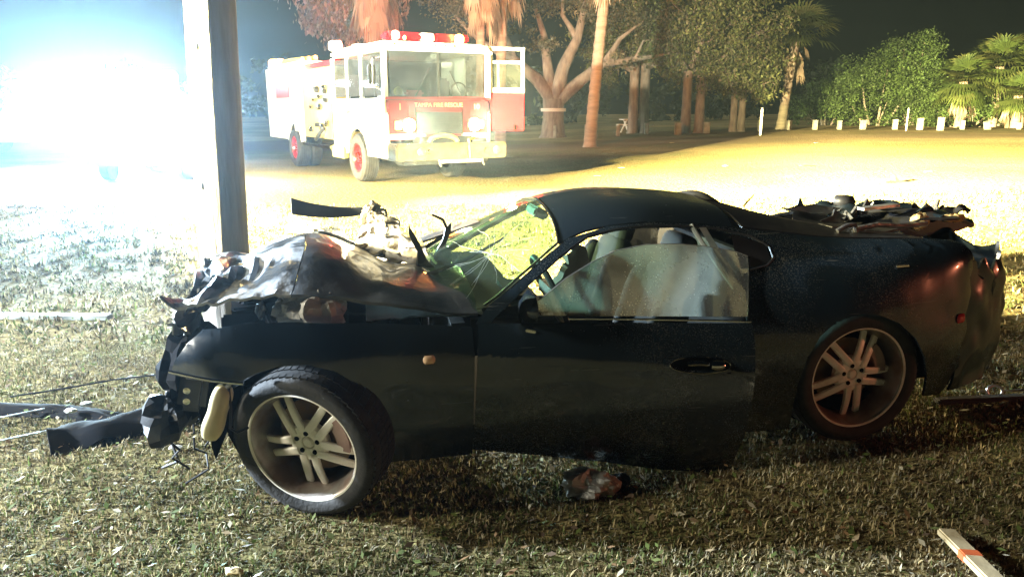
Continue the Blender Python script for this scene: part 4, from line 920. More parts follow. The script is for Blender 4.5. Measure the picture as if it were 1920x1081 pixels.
TREE_FILL = lamp('tree_fill', 'SPOT', (FLX+.08, FLY+.05, 3.15), (1, .88, .60), 150000, .14, None, aim=(12, 42, 5.6), cone=64, blend=1); TREE_FILL.scale = (1, .26, 1)  # spot added to brighten the trees, not from a known lamp
APRON = lamp('apron_beam', 'SPOT', (FLX+.08, FLY+.05, 2.95), (1, .84, .40), 330000, .14, None, aim=(.4, 10.9, 0), cone=84, blend=1); APRON.scale = (1, .22, 1)
eb_ = thing('beacon_stand', 'red emergency beacon on a short stand to the right of the car', 'beacon', (7.2, 1.4, gz(7.2, 1.4)))
MB().lathe([(0, 0), (.16, 0), (.14, .03), (.03, .06), (.025, .95), (.07, .97), (.07, 1.0), (0, 1.0)], axis='z', n=20).build('stand', M['black_plastic'], eb_)
lamp('beacon_glow', 'POINT', (0, 0, 1.09), (1, .28, .14), 170, .05, eb_)
# ------------------------------------------------------------------ emergency vehicles on the left
def box_vehicle(root, L, Wd, H, nose, hoodh, m_body, wheel_r=.38):
    """x across, y back from the nose, z up"""
    prof = [(0, .45), (0, hoodh*.72), (.12, hoodh-.06), (nose, hoodh), (nose+.75, H-.10), (nose+1.1, H), (L-.25, H), (L-.05, H-.35), (L, .5)]
    prof2 = [(0.06, .45), (0.06, hoodh*.72), (.15, hoodh-.08), (nose, hoodh-.02), (nose+.78, H-.16)]
    b = MB().prism([(p, q) for p, q in prof], .0, Wd, 'yz'); o = b.build('body', m_body, root, bevel=.07)
    MB().prism([(nose+.14, hoodh+.05), (nose+.72, H-.14), (nose+.80, H-.14), (nose+.30, hoodh+.05)], .12, Wd-.12, 'yz').build('windscreen', M['fe_dark'], root).location = (0, -.06, .03)
    for x in (-.006, Wd-.014):
        k = nose+.75
        while k+.8 < L-.2:
            MB().prism([(k+(.25 if k < nose+1 else 0), hoodh+.06), (k+.3, H-.18), (k+.85, H-.18), (k+.85, hoodh+.06)], x, x+.02, 'yz').build('side_window', M['fe_dark'], root); k += 1.0
    for x in (0, Wd):
        for y in (.85, L-.95):
            ww = MB().lathe([(0, -.02), (wheel_r*.6, -.02), (wheel_r*.62, .0), (wheel_r*.9, -.03), (wheel_r, .02), (wheel_r, .18), (0, .2)], axis='x', n=28).build('wheel', M['rubber'], root)
            ww.location = (x if x == 0 else x-.16, y, wheel_r); 
    for x in (.22, Wd-.22):
        h_ = MB().box((x, -.01, hoodh*.74), (.32, .07, .17)).build('headlamp', M['lamp_white'], root, bevel=.03)
    MB().box((Wd/2, -.04, hoodh*.58), (Wd*.5, .05, .22)).build('grille', M['fe_dark'], root, bevel=.02)
    MB().box((Wd/2, -.08, .50), (Wd, .18, .2)).build('bumper', M['fe_dark'] , root, bevel=.03)
    return o
suv = thing('patrol_vehicle', 'white emergency four wheel drive with dazzling lamps just left of the pole', 'emergency vehicle', (-9.3, 16.6, 0), R(8))
box_vehicle(suv, 4.8, 1.95, 1.8, 1.25, 1.1, M['fe_white'])
sb = MB().box((.98, 2.3, 1.87), (1.3, .3, .08)).build('light_bar', M['black_plastic'], suv, bevel=.02)
for k, m in enumerate(('lamp_blue', 'lamp_white', 'lamp_white', 'lamp_blue')):
    MB().box((.5+.32*k, 2.14, 1.9), (.28, .06, .11)).build('flasher', M[m], sb, bevel=.02)
amb = thing('rescue_truck', 'large rescue truck glaring with white floodlights at the far left', 'emergency vehicle', (-19.8, 27.8, 0), R(-68))
box_vehicle(amb, 7.6, 2.3, 2.25, 1.5, 1.45, M['fe_white'], .48)
MB().box((1.15, 4.9, 1.9), (2.4, 4.6, 2.1)).build('rescue_body', M['fe_white'], amb, bevel=.06)
for y in (3.2, 4.4, 5.6, 6.8):
    MB().box((2.37, y, 2.6), (.10, .5, .25)).build('scene_lamp', M['lamp_white'], amb, bevel=.02)
for y in (3.0, 6.9): MB().box((2.37, y, 1.1), (.06, .8, 1.0)).build('locker_door', M['fe_dark'], amb, bevel=.02)
MB().box((1.15, 2.1, 2.4), (1.6, .4, .16)).build('light_bar', M['lamp_blue'], amb, bevel=.04)

GLOW = (.56, .82, 1)
EYE = (-1.5, 1.0, 1.2)
for nm, px, py, Y, pw in (('rescue_flood_light', 170, 205, 25.2, 50000), ('rescue_flood_light', 60, 190, 24.5, 34000), ('patrol_lamp_light', 262, 215, 16.0, 33000), ('patrol_lamp_light', 342, 262, 15.8, 9000)):
    q = at(px, py, Y); lamp(nm, 'SPOT', tuple(q), GLOW, pw, .25, None, aim=EYE, cone=64, blend=1)
lamp('patrol_side_light', 'POINT', tuple(at(330, 215, 16.2)), (1, .9, .62), 6500, .2)

# ------------------------------------------------------------------ vegetation
def leaf_cloud(blobs, n, size, pal, droop=.4):
    """many leaf sized faces spread through uneven clumps"""
    blobs = np.array(blobs); wts = blobs[:, 3]*blobs[:, 4]
    nc = max(12, n//90); kc = rng.choice(len(blobs), nc, p=wts/wts.sum())
    d = rng.normal(size=(nc, 3)); d /= np.linalg.norm(d, axis=1)[:, None]; r_ = rng.random(nc)**.38*(.8+.45*rng.random(nc))
    Cc = blobs[kc, :3]+d*r_[:, None]*np.stack([blobs[kc, 3], blobs[kc, 3]*.85, blobs[kc, 4]], 1)
    cs = .16+.22*rng.random(nc)*np.minimum(1.2, blobs[kc, 3]); ct = .55+.8*rng.random(nc)
    ci = rng.integers(0, nc, n); q = rng.normal(size=(n, 3)); q[:, 2] = q[:, 2]*.7-droop*.25
    P = Cc[ci]+q*cs[ci][:, None]
    a = rng.normal(size=(n, 3)); a[:, 2] -= droop*1.5; a /= np.linalg.norm(a, axis=1)[:, None]
    b = np.cross(a, rng.normal(size=(n, 3))); b /= np.linalg.norm(b, axis=1)[:, None]
    s = size*(.5+rng.random(n))[:, None]
    V = np.stack([P-b*s*.28, P+a*s*.6, P+b*s*.28, P-a*s*.6], 1).reshape(-1, 3); F = np.arange(n*4).reshape(n, 4)
    pal = np.array(pal); tint = pal[rng.integers(0, len(pal), n)]*(.6+.8*rng.random((n, 1)))*ct[ci][:, None]
    return V, F, np.repeat(tint, 4, 0)
OAK = [(.11, .13, .042), (.08, .105, .032), (.14, .155, .06), (.12, .11, .06)]
BUSH = [(.05, .085, .022), (.07, .11, .03), (.04, .065, .018)]
def limb_tree(name, label, px, py, Y, trunk_r, limbs, blobs, n, size, pal, group=None, lean=0, fork=.35, droop=.4, multi=None):
    base = at(px, py, Y); base.z = gz(base.x, base.y)
    root = thing(name, label, 'tree', base, 0, group)
    tm = MB()
    for (bx, H0) in (multi or [(0, fork)]):
        tm.tube([(bx-.0, 0, -.2), (bx*1.0, 0, .15), (bx+lean*.3, 0, H0*.5), (bx+lean, 0, H0)], [trunk_r*1.55, trunk_r*1.1, trunk_r*.92, trunk_r*.95], 14)
    for pts, r0, r1 in limbs:
        k = len(pts); pp = [Vector(p) for p in pts]
        fin = []
        for i in range(k-1):
            for t in (0, .5): fin.append(pp[i].lerp(pp[i+1], t)+Vector((noise.noise((i*3.1+t, px, 1))*.12, noise.noise((i*2.1, px, t))*.12, noise.noise((i, t*5, px))*.1))*(1 if i+t > 0 else 0))
        fin.append(pp[-1]); tm.tube(fin, list(np.linspace(r0, r1, len(fin))), 9)
    tm.build('trunk', M['bark'], root, smooth=60)
    V, F, T = leaf_cloud(blobs, n, size, pal, droop); quads_object('crown', V, F, T, M['leaf'], root)
    return root
def auto_limbs(top, blobs, r0, seed=0):
    rr = random.Random(seed); out = []
    for b in blobs:
        e = Vector(b[:3]); t = Vector(top); mid = t.lerp(e, .5)+Vector((rr.uniform(-.4, .4), rr.uniform(-.4, .4), rr.uniform(0, .5)))
        out.append(([t-Vector((0, 0, .3)), mid, e], r0*rr.uniform(.45, .75), .04))
        for q in range(3):
            e2 = e+Vector((rr.uniform(-1, 1)*b[3], rr.uniform(-.6, .6)*b[3], rr.uniform(-.6, .6)*b[4])); out.append(([mid, mid.lerp(e2, .6)+Vector((0, 0, .2)), e2], r0*.22, .02))
    return out
# live oak with spreading limbs beside the engine
Y = 41
o = limb_tree('live_oak', 'spreading live oak with heavy bare limbs right of the fire engine', 1037, 252, Y, .60,
    [([(0, 0, 1.9), (-.9, 0, 3.0), (-2.1, .3, 4.0), (-3.8, .3, 4.9), (-5.2, 0, 6.2)], .42, .08), ([(-.1, 0, 2.0), (-.3, .2, 3.6), (-.5, .3, 5.2), (-1.2, .5, 7.4)], .38, .07),
     ([(.1, 0, 2.0), (.5, -.2, 3.6), (1.2, -.2, 5.0), (1.6, 0, 6.8), (2.6, 0, 8.6)], .42, .07), ([(.2, 0, 1.9), (1.4, -.3, 2.9), (2.6, -.4, 3.8), (4.2, -.4, 4.0), (6.0, -.3, 4.3)], .40, .06),
     ([(2.6, -.4, 3.8), (3.4, -.3, 5.0), (4.6, -.2, 5.9)], .2, .04), ([(-2.1, .3, 4.0), (-2.6, .2, 5.4), (-2.2, .2, 7.2)], .2, .04), ([(1.2, -.2, 5.0), (.4, -.2, 6.2), (.5, 0, 8.0)], .18, .04), ([(4.2, -.4, 4.0), (4.6, -.4, 4.9), (5.6, -.4, 5.0)], .10, .03)],
    [(-3.8, 0, 6.4, 2.0, 1.3), (-1.2, .3, 7.6, 2.3, 1.6), (1.8, 0, 7.6, 2.4, 1.7), (4.6, 0, 5.8, 1.9, 1.2), (6.0, -.3, 4.2, 1.2, .7), (0, 0, 9.6, 3.8, 1.5), (3.4, -.4, 4.0, .9, .5), (-.9, 0, 5.0, 1.2, .6), (-5.4, 0, 7.6, 1.8, 1.4)], 22000, .14, [(.11, .10, .06), (.085, .085, .045), (.14, .12, .07), (.07, .07, .04)], fork=2.0)
MB().lathe([(.67, 1.35), (.675, 1.5), (.65, 1.52)], axis='z', n=24).build('trunk_wrap', M['band'], o)
specs = [
 ('oak_tree', 'leafy oak with a dark forked trunk between the leaning palm and the oak pair', 1192, 246, 43, .28, [(-.18, 3.6), (.42, 3.8)], [(-2.2, 0, 5.0, 1.6, 1.5), (-.4, 0, 6.4, 2.1, 1.6), (1.4, 0, 5.2, 1.7, 1.5), (2.2, 0, 3.5, 1.0, .9), (-1.9, 0, 3.3, .9, .9), (.3, 0, 8.0, 2.2, 1.4), (.3, .3, 4.6, 1.3, .9)], 6500),
 ('oak_tree', 'tall green oak with twin pale trunks in the middle of the tree row', 1288, 250, 41, .26, [(-.1, 3.4), (.62, 3.3)], [(-1.6, 0, 4.6, 1.4, 1.2), (0, 0, 6.2, 1.8, 1.7), (2.0, 0, 5.6, 1.6, 1.6), (3.3, 0, 4.2, 1.2, 1.0), (2.4, 0, 7.2, 1.5, 1.2), (.2, 0, 3.8, 1.3, .7), (1.2, 0, 2.9, .8, .6), (4.2, 0, 5.6, 1.0, .7)], 7500),
 ('oak_tree', 'low bushy oak with two short stems near the leaning palm at the right', 1375, 250, 41, .2, [(-.05, 2.3), (.38, 2.4)], [(-.4, 0, 3.0, 1.2, 1.0), (.9, 0, 2.9, 1.1, .9), (.2, 0, 4.0, 1.3, .9), (1.6, 0, 3.6, .8, .6), (-1.5, 0, 3.2, .8, .7), (1.5, 0, 2.2, .6, .5)], 4200)]
for nm, lb, px, py, Y, tr, multi, blobs, n in specs:
    limb_tree(nm, lb, px, py, Y, tr, auto_limbs((multi[0][0], 0, multi[0][1]), blobs[::2], tr, px)+auto_limbs((multi[1][0], 0, multi[1][1]), blobs[1::2], tr, px+1), blobs, n*3, .145, OAK, 'oaks behind the bollards', multi=multi, droop=.7)

def fan(V, F, T, o, d, L, nb, spread, tint, droop=.3, wid=.05):
    """a fan palm leaf: stalk and radiating blades"""
    d = d/np.linalg.norm(d); side = np.cross(d, [0, 0, 1.]); side = side/(np.linalg.norm(side)+1e-6); up = np.cross(side, d)
    stalk = L*.45; c = o+d*stalk
    b0 = len(V); V += [o-side*.02, o+side*.02, c+side*.015, c-side*.015]; F.append((b0, b0+1, b0+2, b0+3)); T += [tint*.9]*4
    for k in range(nb):
        a = spread*((k+.5)/nb-.5)*2; q = d*math.cos(a)+side*math.sin(a); l = L*.62*(1-.25*abs(a)/spread)*(.85+.3*random.random())
        e1 = c+q*l*.6+up*.05*l-np.array([0, 0, droop*l*.12]); e2 = c+q*l-np.array([0, 0, droop*l*.6])
        s2 = np.cross(q, up)*wid*L*.5
        b0 = len(V); V += [c, e1-s2, e2, e1+s2]; F.append((b0, b0+1, b0+2, b0+3)); T += [tint*(.8+.4*random.random())]*4
def palm_parts(root, topv, r_crown, n_live, n_dead, dead_len, live_pal, dead_pal, el_lo=-.3, el_hi=1.2, name_live='crown', name_dead='dead_fronds', nb=11):
    rr = random.Random(int(topv[0]*100)); 
    V, F, T = [], [], []
    for k in range(n_live):
        a = rr.uniform(0, 2*math.pi); e = rr.uniform(el_lo, el_hi)
        d = np.array([math.cos(a)*math.cos(e), math.sin(a)*math.cos(e), math.sin(e)]); tint = np.array(rr.choice(live_pal))*rr.uniform(.7, 1.3)
        fan(V, F, T, np.array(topv)+d*.1, d, r_crown*rr.uniform(.8, 1.1), nb, 1.15, tint, .5)
    if V: quads_object(name_live, np.array(V, float), np.array(F), np.array(T, float), M['leaf'], root)
    V, F, T = [], [], []
    for k in range(n_dead):
        a = rr.uniform(0, 2*math.pi); e = rr.uniform(-1.5, -1.0)
        d = np.array([math.cos(a)*math.cos(e), math.sin(a)*math.cos(e), math.sin(e)]); o_ = np.array(topv)+np.array([math.cos(a)*.2, math.sin(a)*.2, -rr.random()*dead_len])
        fan(V, F, T, o_, d, rr.uniform(.9, 1.5)*min(1.2, r_crown*.7), 8, .5, np.array(rr.choice(dead_pal))*rr.uniform(.7, 1.2), .6, .07)
    if V: quads_object(name_dead, np.array(V, float), np.array(F), np.array(T, float), M['leaf'], root)
LIVE = [(.09, .115, .035), (.07, .095, .03), (.12, .13, .05)]; DEAD = [(.30, .235, .16), (.24, .18, .12), (.34, .28, .2)]
def palm(label, pxb, pyb, pxt, Y, H, r0, r1, rc, nl, nd, dl, live=LIVE, dead=DEAD):
    b = at(pxb, pyb, Y); b.z = gz(b.x, b.y); root = thing('palm_tree', label, 'palm', b, 0, 'tall palms behind the field')
    # horizontal drift of the leaning trunk over its height, from the photographed lean
    dx = (pxt-pxb)/1400*Y
    def tf(a, c):
        t = 2*math.pi*a; r_ = (r0+(r1-r0)*c)*(1+.05*math.sin(c*H*16))*(1+.25*math.exp(-c*H*2)); return (dx*(c**1.2)+r_*math.cos(t), r_*math.sin(t), H*c-.1)
    MB().grid(17, 80, tf).build('trunk', M['palm_bark'], root, smooth=60)
    palm_parts(root, (dx, 0, H), rc, nl, nd, dl, live, dead); return root
palm('tall leaning palm trunk lit orange between the live oak and the oaks', 1106, 270, 1136, 30.5, 8.2, .24, .19, 2.2, 34, 26, 1.2)
palm('palm trunk rising right behind the engine light bar', 900, 255, 905, 33, 8.2, .19, .17, 2.2, 30, 60, 2.2)
palm('palm trunk rising behind the open engine door', 938, 255, 944, 34, 8.6, .24, .2, 2.2, 30, 40, 1.6)
palm('thin palm trunk above the left part of the engine roof', 748, 255, 748, 34, 9.2, .17, .15, 2.0, 30, 40, 1.8)
palm('palm with a big pale skirt of dead fronds above the engine roof', 712, 258, 710, 32, 8.4, .30, .26, 2.6, 30, 150, 2.6)
palm('leaning palm with green crown and hanging dead fronds right of the oaks', 1463, 250, 1478, 43, 4.9, .25, .21, 2.3, 90, 16, .5)
# shaggy pale tree behind the engine body
bl = [(-.8, 0, 6.0, 1.3, 1.4), (.6, 0, 6.5, 1.5, 1.5), (-1.6, 0, 7.4, 1.5, 1.2), (.2, 0, 7.8, 1.8, 1.2)]
limb_tree('moss_tree', 'pale shaggy tree hanging above the rear body of the engine', 668, 258, 36, .22, auto_limbs((0, 0, 4.6), bl, .22, 5), bl, 14000, .20, [(.26, .24, .21), (.20, .18, .16), (.16, .16, .12)], fork=4.6, droop=1.6)
# shrubs at the right, and fan palms
def shrub(label, px, py, Y, blobs, n, size=.13, pal=BUSH, name='bush', group='bushes at the edge of the field'):
    b = at(px, py, Y); b.z = gz(b.x, b.y)-.1; root = thing(name, label, 'bush', b, 0, group)
    tm = MB()
    for q in blobs: tm.tube([(q[0]*.3, 0, 0), (q[0]*.7, .1, q[2]*.5), (q[0], q[1], q[2])], [.09, .06, .02], 7)
    tm.build('stems', M['bark'], root); V, F, T = leaf_cloud(blobs, n*2, size, pal, .3); quads_object('foliage', V, F, T, M['leaf'], root)
shrub('low dim bush beside the foot of the leaning palm', 1545, 247, 52, [(-1.5, 0, 1.4, 1.2, 1.2), (0, 0, 1.8, 1.5, 1.6), (1.4, 0, 2.6, 1.4, 1.6), (-.6, 0, 3.0, 1.0, 1.0)], 4200)
shrub('wide rounded green bush in the middle of the right hand thicket', 1640, 243, 50, [(-1.8, 0, 1.6, 1.5, 1.6), (-1.2, 0, 3.2, 1.3, 1.3), (.4, 0, 3.6, 1.4, 1.2), (.6, 0, 1.6, 1.6, 1.6), (1.9, 0, 2.4, 1.3, 1.7)], 6500)
shrub('tallest dark bush standing left of the fan palms', 1705, 243, 51, [(-1.0, 0, 5.0, 1.2, 1.1), (.3, 0, 5.4, 1.0, .9), (.4, 0, 3.9, 1.6, 1.4), (1.5, 0, 2.2, 1.4, 1.6), (0, -.5, 1.5, 1.5, 1.5)], 6500)
shrub('low scrub growing under the fan palms', 1800, 240, 47, [(-1.5, 0, 1.0, 1.3, 1.0), (.2, -.4, .9, 1.4, 1.0), (2.0, 0, 1.2, 1.5, 1.1), (3.6, 0, 1.1, 1.5, 1.1), (5.4, 0, 1.4, 1.7, 1.4)], 5500)
FANP = [(.06, .09, .022), (.08, .105, .028), (.045, .07, .018), (.09, .10, .03)]
def fan_palm(label, px, pz, Y, rc, n):
    b = at(px, 240, Y); b.z = gz(b.x, b.y)-.05; root = thing('fan_palm', label, 'palm', b, 0, 'fan palms at the right edge')
    MB().tube([(0, 0, -.1), (.1, 0, pz*.5), (0, 0, pz)], [.26, .22, .24], 12).build('trunk', M['palm_bark'], root, smooth=60)
    palm_parts(root, (0, 0, pz), rc, n, 10, .8, FANP, DEAD, -.9, 1.35, nb=12)
fan_palm('tall bright fan palm against the dark at the right edge', 1858, 3.6, 47, 2.1, 120)
fan_palm('short fan palm in front of the dark bush', 1795, 2.7, 46, 1.8, 90)
fan_palm('fan palm cut off by the right edge of the view', 1935, 3.2, 46, 2.0, 100)
fan_palm('low fan palm leaning over the end bollards', 1900, 1.9, 45, 1.5, 60)

# dark wood far behind, one mass
wb = [(x, 66+rng.random()*8, 1.5+rng.random()*2.5, 3.2, 2.2+rng.random()*1.5) for x in np.arange(-62, 66, 4.0)]
V, F, T = leaf_cloud(wb, 42000, .5, [(.03, .04, .015), (.04, .05, .02), (.025, .03, .014)], .3)
wo = quads_object('far_wood', V, F, T, M['leaf']); tag(wo, 'dark far wood closing the field behind the trees', 'wood', kind='stuff')
# ------------------------------------------------------------------ bollards, stakes, table
posts = [(1040, 262, 40, .62, .10, 'foot of the live oak'), (1098, 262, 40, .62, .09, 'foot of the leaning palm trunk'), (1158, 259, 40, .55, .13, 'left of the picnic table'), (1211, 256, 41, .58, .13, 'right of the picnic table'),
 (1270, 257, 39, .60, .18, 'left of the twin oak trunks'), (1324, 253, 40, .55, .20, 'right of the twin oak trunks'), (1378, 252, 41, .54, .12, 'in front of the low oak'), (1424, 252, 41, .55, .14, 'behind the tall white stake'),
 (1478, 250, 42, .46, .17, 'right of the leaning palm foot'), (1527, 248, 42, .48, .15, 'second right of the leaning palm'), (1573, 246, 42, .46, .13, 'before the dim bush'), (1617, 245, 42, .48, .17, 'before the wide rounded bush'),
 (1677, 245, 42, .52, .17, 'left of the thin white stake'), (1724, 243, 41, .60, .17, 'right of the thin white stake'), (1763, 241, 40, .66, .17, 'tallest of the right hand bollards'), (1804, 240, 42, .46, .14, 'before the low scrub'), (1852, 238, 42, .42, .17, 'leaning one below the tall fan palm'), (1911, 235, 42, .34, .12, 'last at the right edge of the view')]
for px, py, Y, h, wd, where in posts:
    p = at(px, py, Y); z0 = p.z; p.z = gz(p.x, p.y)
    root = thing('bollard', 'short weathered wooden bollard, ' + where, 'bollard', p, random.uniform(-.3, .3), 'wooden bollards along the edge of the field')
    b = MB().box((0, 0, h/2-.1), (wd*1.5, wd*1.5, h+.2), taper=.96).build('post', M['post'], root, bevel=.015)
    if 'leaning one' in where: root.rotation_euler.y = R(-14)
    MB().box((0, 0, h+.008), (wd*1.56, wd*1.56, .03)).build('cap', M['post'], root, bevel=.008)
for px, py, top_, Y, wd, lb in ((1425, 255, 208, 36, .10, 'tall white stake at the edge of the bright field'), (1699, 242, 203, 40, .06, 'thin white stake between two bollards at the right')):
    p = at(px, py, Y); zt = at(px, top_, Y).z; p.z = gz(p.x, p.y)
    h = 1.2 if wd > .08 else 1.1
    s_ = MB().box((0, 0, h/2-.1), (wd, wd*.6, h+.2)).box((0, 0, h+.03), (wd*.6, wd*.4, .06)); o = s_.build('marker_stake', M['white_stake'], None, bevel=.006)
    o.location = p; tag(o, lb, 'stake')
p = at(1190, 250, 44); p.z = gz(p.x, p.y); pt = thing('picnic_table', 'small grey picnic table under the forked oak', 'table', p, R(12))
tb = MB().box((0, 0, .74), (1.7, .75, .05)); tb.build('table_top', M['white_stake'], pt, bevel=.01)
for s_ in (-1, 1):
    MB().box((0, s_*.65, .44), (1.7, .26, .05)).build('bench', M['white_stake'], pt, bevel=.01)
    lg = MB(); lg.bar((s_*.6, -.65, 0), (s_*.6, .25, .72), .07, .07); lg.bar((s_*.6, .65, 0), (s_*.6, -.25, .72), .07, .07); lg.build('leg_frame', M['white_stake'], pt)

# ------------------------------------------------------------------ things lying on the turf
def lying(name, label, cat, px, py, mb, m, rz=0, bevel=0, lift=0, smooth=35, group=None):
    p = on_ground(px, py); o = mb.build(name, m, None, bevel=bevel, smooth=smooth); o.location = (p.x, p.y, gz(p.x, p.y)+lift); o.rotation_euler = (0, 0, rz)
    return tag(o, label, cat, group)
def crump(seed, sx, sy, sz, n=24):
    def f(a, b):
        t = 2*math.pi*a; ph = math.pi*(b-.5); r_ = 1+.5*noise.noise((math.cos(t)*2+seed, math.sin(t)*2, b*4))+.25*noise.noise((a*14, b*12, seed))
        return (sx*r_*math.cos(t)*math.cos(ph), sy*r_*math.sin(t)*math.cos(ph), sz*(.75+r_*math.sin(ph)))
    return MB().grid(n+1, n-6, f)
lying('plastic_bag', 'crumpled grey plastic wrapping on the turf below the car door', 'litter', 1105, 924, crump(2.2, .12, .07, .06, 34), M['foil'], smooth=15)
lying('black_cap', 'small black plastic piece beside the crumpled wrapping', 'debris', 1162, 908, crump(4.2, .045, .04, .03, 18), M['black_plastic'], smooth=40)
lying('debris_chunk', 'pale crumpled scrap casting a long shadow on the turf behind the crushed nose', 'debris', 572, 436, crump(5.2, .22, .12, .09), M['foil'], smooth=20)
def frag(seed, L, wd, h):
    return MB().prism([(-L/2, 0), (-L*.18, h*.25), (-L*.25, h), (-L*.05, h*.45), (L*.12, h*.25), (L/2, h*.1), (L*.3, -.02), (-L*.3, -.02)], -wd/2, wd/2, 'xz')
lying('car_fragment', 'pointed black body fragment lying far out on the bright field', 'debris', 1682, 342, frag(1, .48, .14, .14), M['black_plastic'], .2)
lying('paper_scrap', 'pale scrap on the field behind the torn tail', 'debris', 1795, 392, crump(7.3, .13, .06, .012), M['white_stake'])
lying('paper_scrap', 'whitish scrap far behind the hatch wreckage', 'debris', 1670, 374, crump(8.3, .14, .06, .012), M['white_stake'])
lying('car_fragment', 'small dark shard beside the whitish scrap', 'debris', 1695, 375, crump(9.3, .06, .04, .015), M['black_plastic'])
lying('car_fragment', 'thin dark shard left of the pointed fragment on the field', 'debris', 1515, 312, crump(3.7, .16, .06, .02), M['black_plastic'])
lying('car_fragment', 'tiny brown shard on the field above the car roof', 'debris', 1360, 312, crump(6.7, .07, .04, .02), M['bark'])
for k, (px, py) in enumerate(((1165, 315), (1480, 332), (1595, 325), (1740, 322), (1890, 373), (1120, 330), (1260, 268), (1530, 268))):
    lying('field_litter', 'small leaf scrap scattered on the bright field', 'litter', px, py, crump(11+k, .10, .05, .012, 14), M['bark'] if k % 2 else M['foam'], group='leaf scraps on the bright field')
# wooden stake at the lower right
p = on_ground(1800, 1060)
def stk(a, b):
    t = 2*math.pi*a; r_ = .024*(1+.06*noise.noise((b*6, a*4, 1))); c, s_ = math.cos(t), math.sin(t); k = max(abs(c), abs(s_))**-.7
    return (r_*c*k, b*.62, r_*s_*k*.85+.026)
s0 = on_ground(1772, 1012); s1 = on_ground(1852, 1120)
sk = thing('wooden_stake', 'pale wooden stake with an orange band lying at the lower right', 'stake', s0, math.atan2(s1.y-s0.y, s1.x-s0.x))
sk.rotation_euler = (0, R(-7), sk.rotation_euler.z)
MB().box((.26, 0, .035), (.52, .066, .03)).build('shaft', M['wood'], sk, bevel=.006)
MB().box((.205, 0, .035), (.05, .0685, .0335)).build('orange_band', M['orange'], sk, bevel=.004)
# metal rod with loop at the right
rp = on_ground(1862, 742); rod = thing('metal_rod', 'thin metal rod with an oval loop lying behind the rear wheel', 'rod', rp, R(3))
MB().tube([(-.09, 0, .03), (-.035, 0, .03)], .006, 6).tube([(.045, 0, .03), (.55, .02, .03)], .006, 6).build('shank', M['steel'], rod)
MB().tube([(.005+.045*math.cos(t), .012*math.sin(t), .03+.028*math.sin(t)) for t in np.linspace(0, 2*math.pi, 25)], .007, 8).build('loop', M['steel'], rod)
def plank(L, wd, th, bend=.0): return MB().grid(24, 2, lambda a, b: (L*(a-.5), wd*(b-.5), th+bend*math.sin(math.pi*a)))
lying('bumper_strip', 'black torn bumper strip lying behind the metal rod', 'debris', 1880, 752, MB().box((0, 0, .02), (.8, .06, .03)), M['rubber'], R(6), .01)
# left: torn bumper cover, boards, strips
def cover(a, b): return (-1.0+1.45*a, .15*(b-.5)+.10*math.sin(3*a), .0+.045*math.sin(math.pi*b)*(1-.5*a)+.02*noise.noise((a*7, b*3, 2)))
solid(lying('bumper_cover', 'long black torn bumper cover lying in front of the crushed nose', 'debris', 175, 795, MB().grid(40, 10, cover), M['dark_inner'], R(-10), smooth=50), .008)
def cover2(a, b): return (-.4+.8*a, .3*(b-.5), .01+.07*math.sin(math.pi*b)+.04*noise.noise((a*5, b*3, 9)))
solid(lying('undertray', 'crumpled black undertray piece by the coolant bottle', 'debris', 255, 800, MB().grid(24, 10, cover2), M['dark_inner'], R(35), smooth=40), .008)
lying('board', 'pale weathered board lying in the turf at the far left', 'board', 60, 597, MB().box((0, 0, .02), (1.3, .09, .04)), M['post'], R(-2), .006)
lying('metal_strip', 'upper bright metal strip leaning across the torn bumper cover', 'debris', 35, 792, MB().bar((-.30, -.12, .02), (.10, .08, .05), .012, .006), M['steel'])
lying('metal_strip', 'lower dull metal strip lying left of the torn bumper cover', 'debris', 55, 828, MB().bar((-.3, -.15, .02), (.14, .10, .04), .014, .008), M['steel'])
lying('wire_loom', 'dark wire loom trailing from the crushed nose', 'debris', 200, 735, MB().tube([(-.5, -.12, .02), (-.25, -.02, .03), (0, .08, .05), (.3, .16, .06), (.6, .12, .04)], .006, 6), M['black_plastic'])
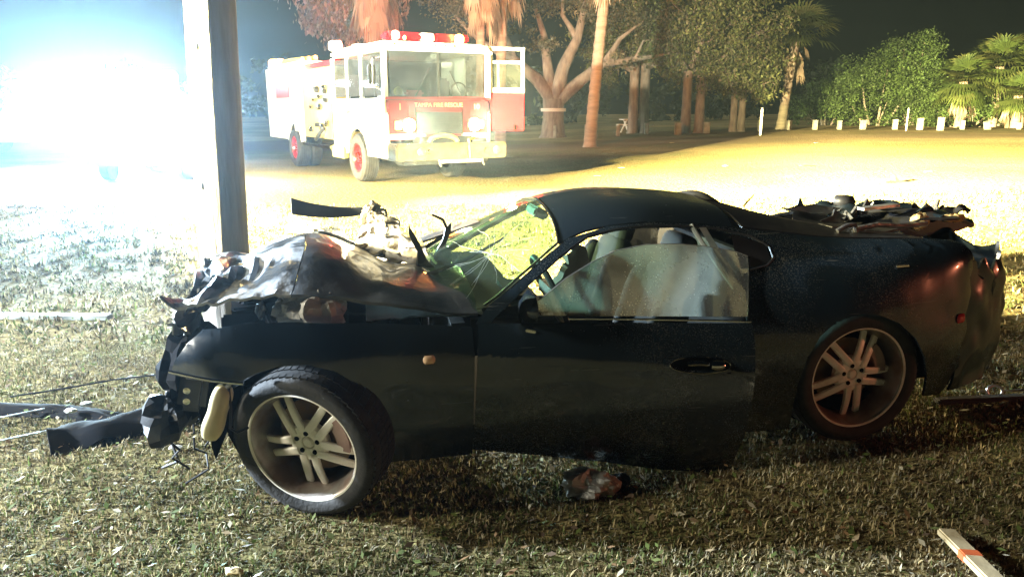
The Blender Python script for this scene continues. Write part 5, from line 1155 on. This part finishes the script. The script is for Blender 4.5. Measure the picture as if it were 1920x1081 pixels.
for k, (px, py, lb) in enumerate(((135, 788, 'small white clip on the bumper cover'), (165, 775, 'bent white bracket above the small clip'), (318, 700, 'white bracket scrap at the nose of the car'), (325, 635, 'pale scrap beside the front fender tip'), (330, 845, 'thin pale scrap near the front tyre'), (440, 1078, 'yellow leaf at the bottom edge'))):
    lying('plastic_scrap', lb, 'debris', px, py, crump(21+k, .035, .02, .012, 12), M['white_stake'] if k < 5 else M['foam'], lift=.05 if k < 2 else .01)
# fallen leaves near the camera
leafmb = MB()
V, F, T = [], [], []
for k in range(3200):
    y = random.uniform(1.8, 6); x = random.uniform(-1, 1)*(y*.74+.6); z = gz(x, y)+random.uniform(.015, .05); a = random.uniform(0, 6.28); L = random.uniform(.010, .026)
    c = Vector((math.cos(a), math.sin(a), random.uniform(-.5, .5)))*L; s_ = Vector((-math.sin(a), math.cos(a), random.uniform(-.5, .5)))*L*.45; o_ = Vector((x, y, z))
    b0 = len(V); V += [o_-c, o_+s_, o_+c, o_-s_]; F.append((b0, b0+1, b0+2, b0+3)); T += [np.array(random.choice([(.34, .25, .14), (.22, .13, .06), (.45, .40, .28), (.12, .08, .05), (.10, .13, .03), (.14, .16, .05), (.07, .09, .02)]))]*4
lo = quads_object('fallen_leaves', np.array([tuple(v) for v in V]), np.array(F), np.array(T), M['grass']); tag(lo, 'small dry leaves scattered over the foreground turf', 'leaves', kind='stuff')

# ------------------------------------------------------------------ thin haze added all round, its glow standing in for lens glare
def haze():
    m = bpy.data.materials.new('glare_haze'); m.use_nodes = True; t = m.node_tree
    t.nodes.remove(t.nodes['Principled BSDF'])
    v = t.nodes.new('ShaderNodeVolumePrincipled'); v.inputs['Color'].default_value = (.55, .78, 1, 1)
    v.inputs['Density'].default_value = .00085; v.inputs['Anisotropy'].default_value = .86
    t.links.new(v.outputs[0], t.nodes['Material Output'].inputs['Volume'])
    o = MB().box((0, 52, 6.4), (244, 164, 16.8)).build('haze', m, None, smooth=0); tag(o, kind='stuff'); return o
haze()

# ------------------------------------------------------------------ turn sheet thickness into real geometry with crisp edges
dg = bpy.context.evaluated_depsgraph_get(); dg.update()
for o in [o for o in SC.objects if o.type == 'MESH' and any(m.type == 'SOLIDIFY' for m in o.modifiers)]:
    me = bpy.data.meshes.new_from_object(o.evaluated_get(dg)); o.modifiers.clear(); o.data = me
    if ANG.get(o.name, 40): me.shade_smooth(); me.set_sharp_from_angle(angle=R(ANG.get(o.name, 40)))
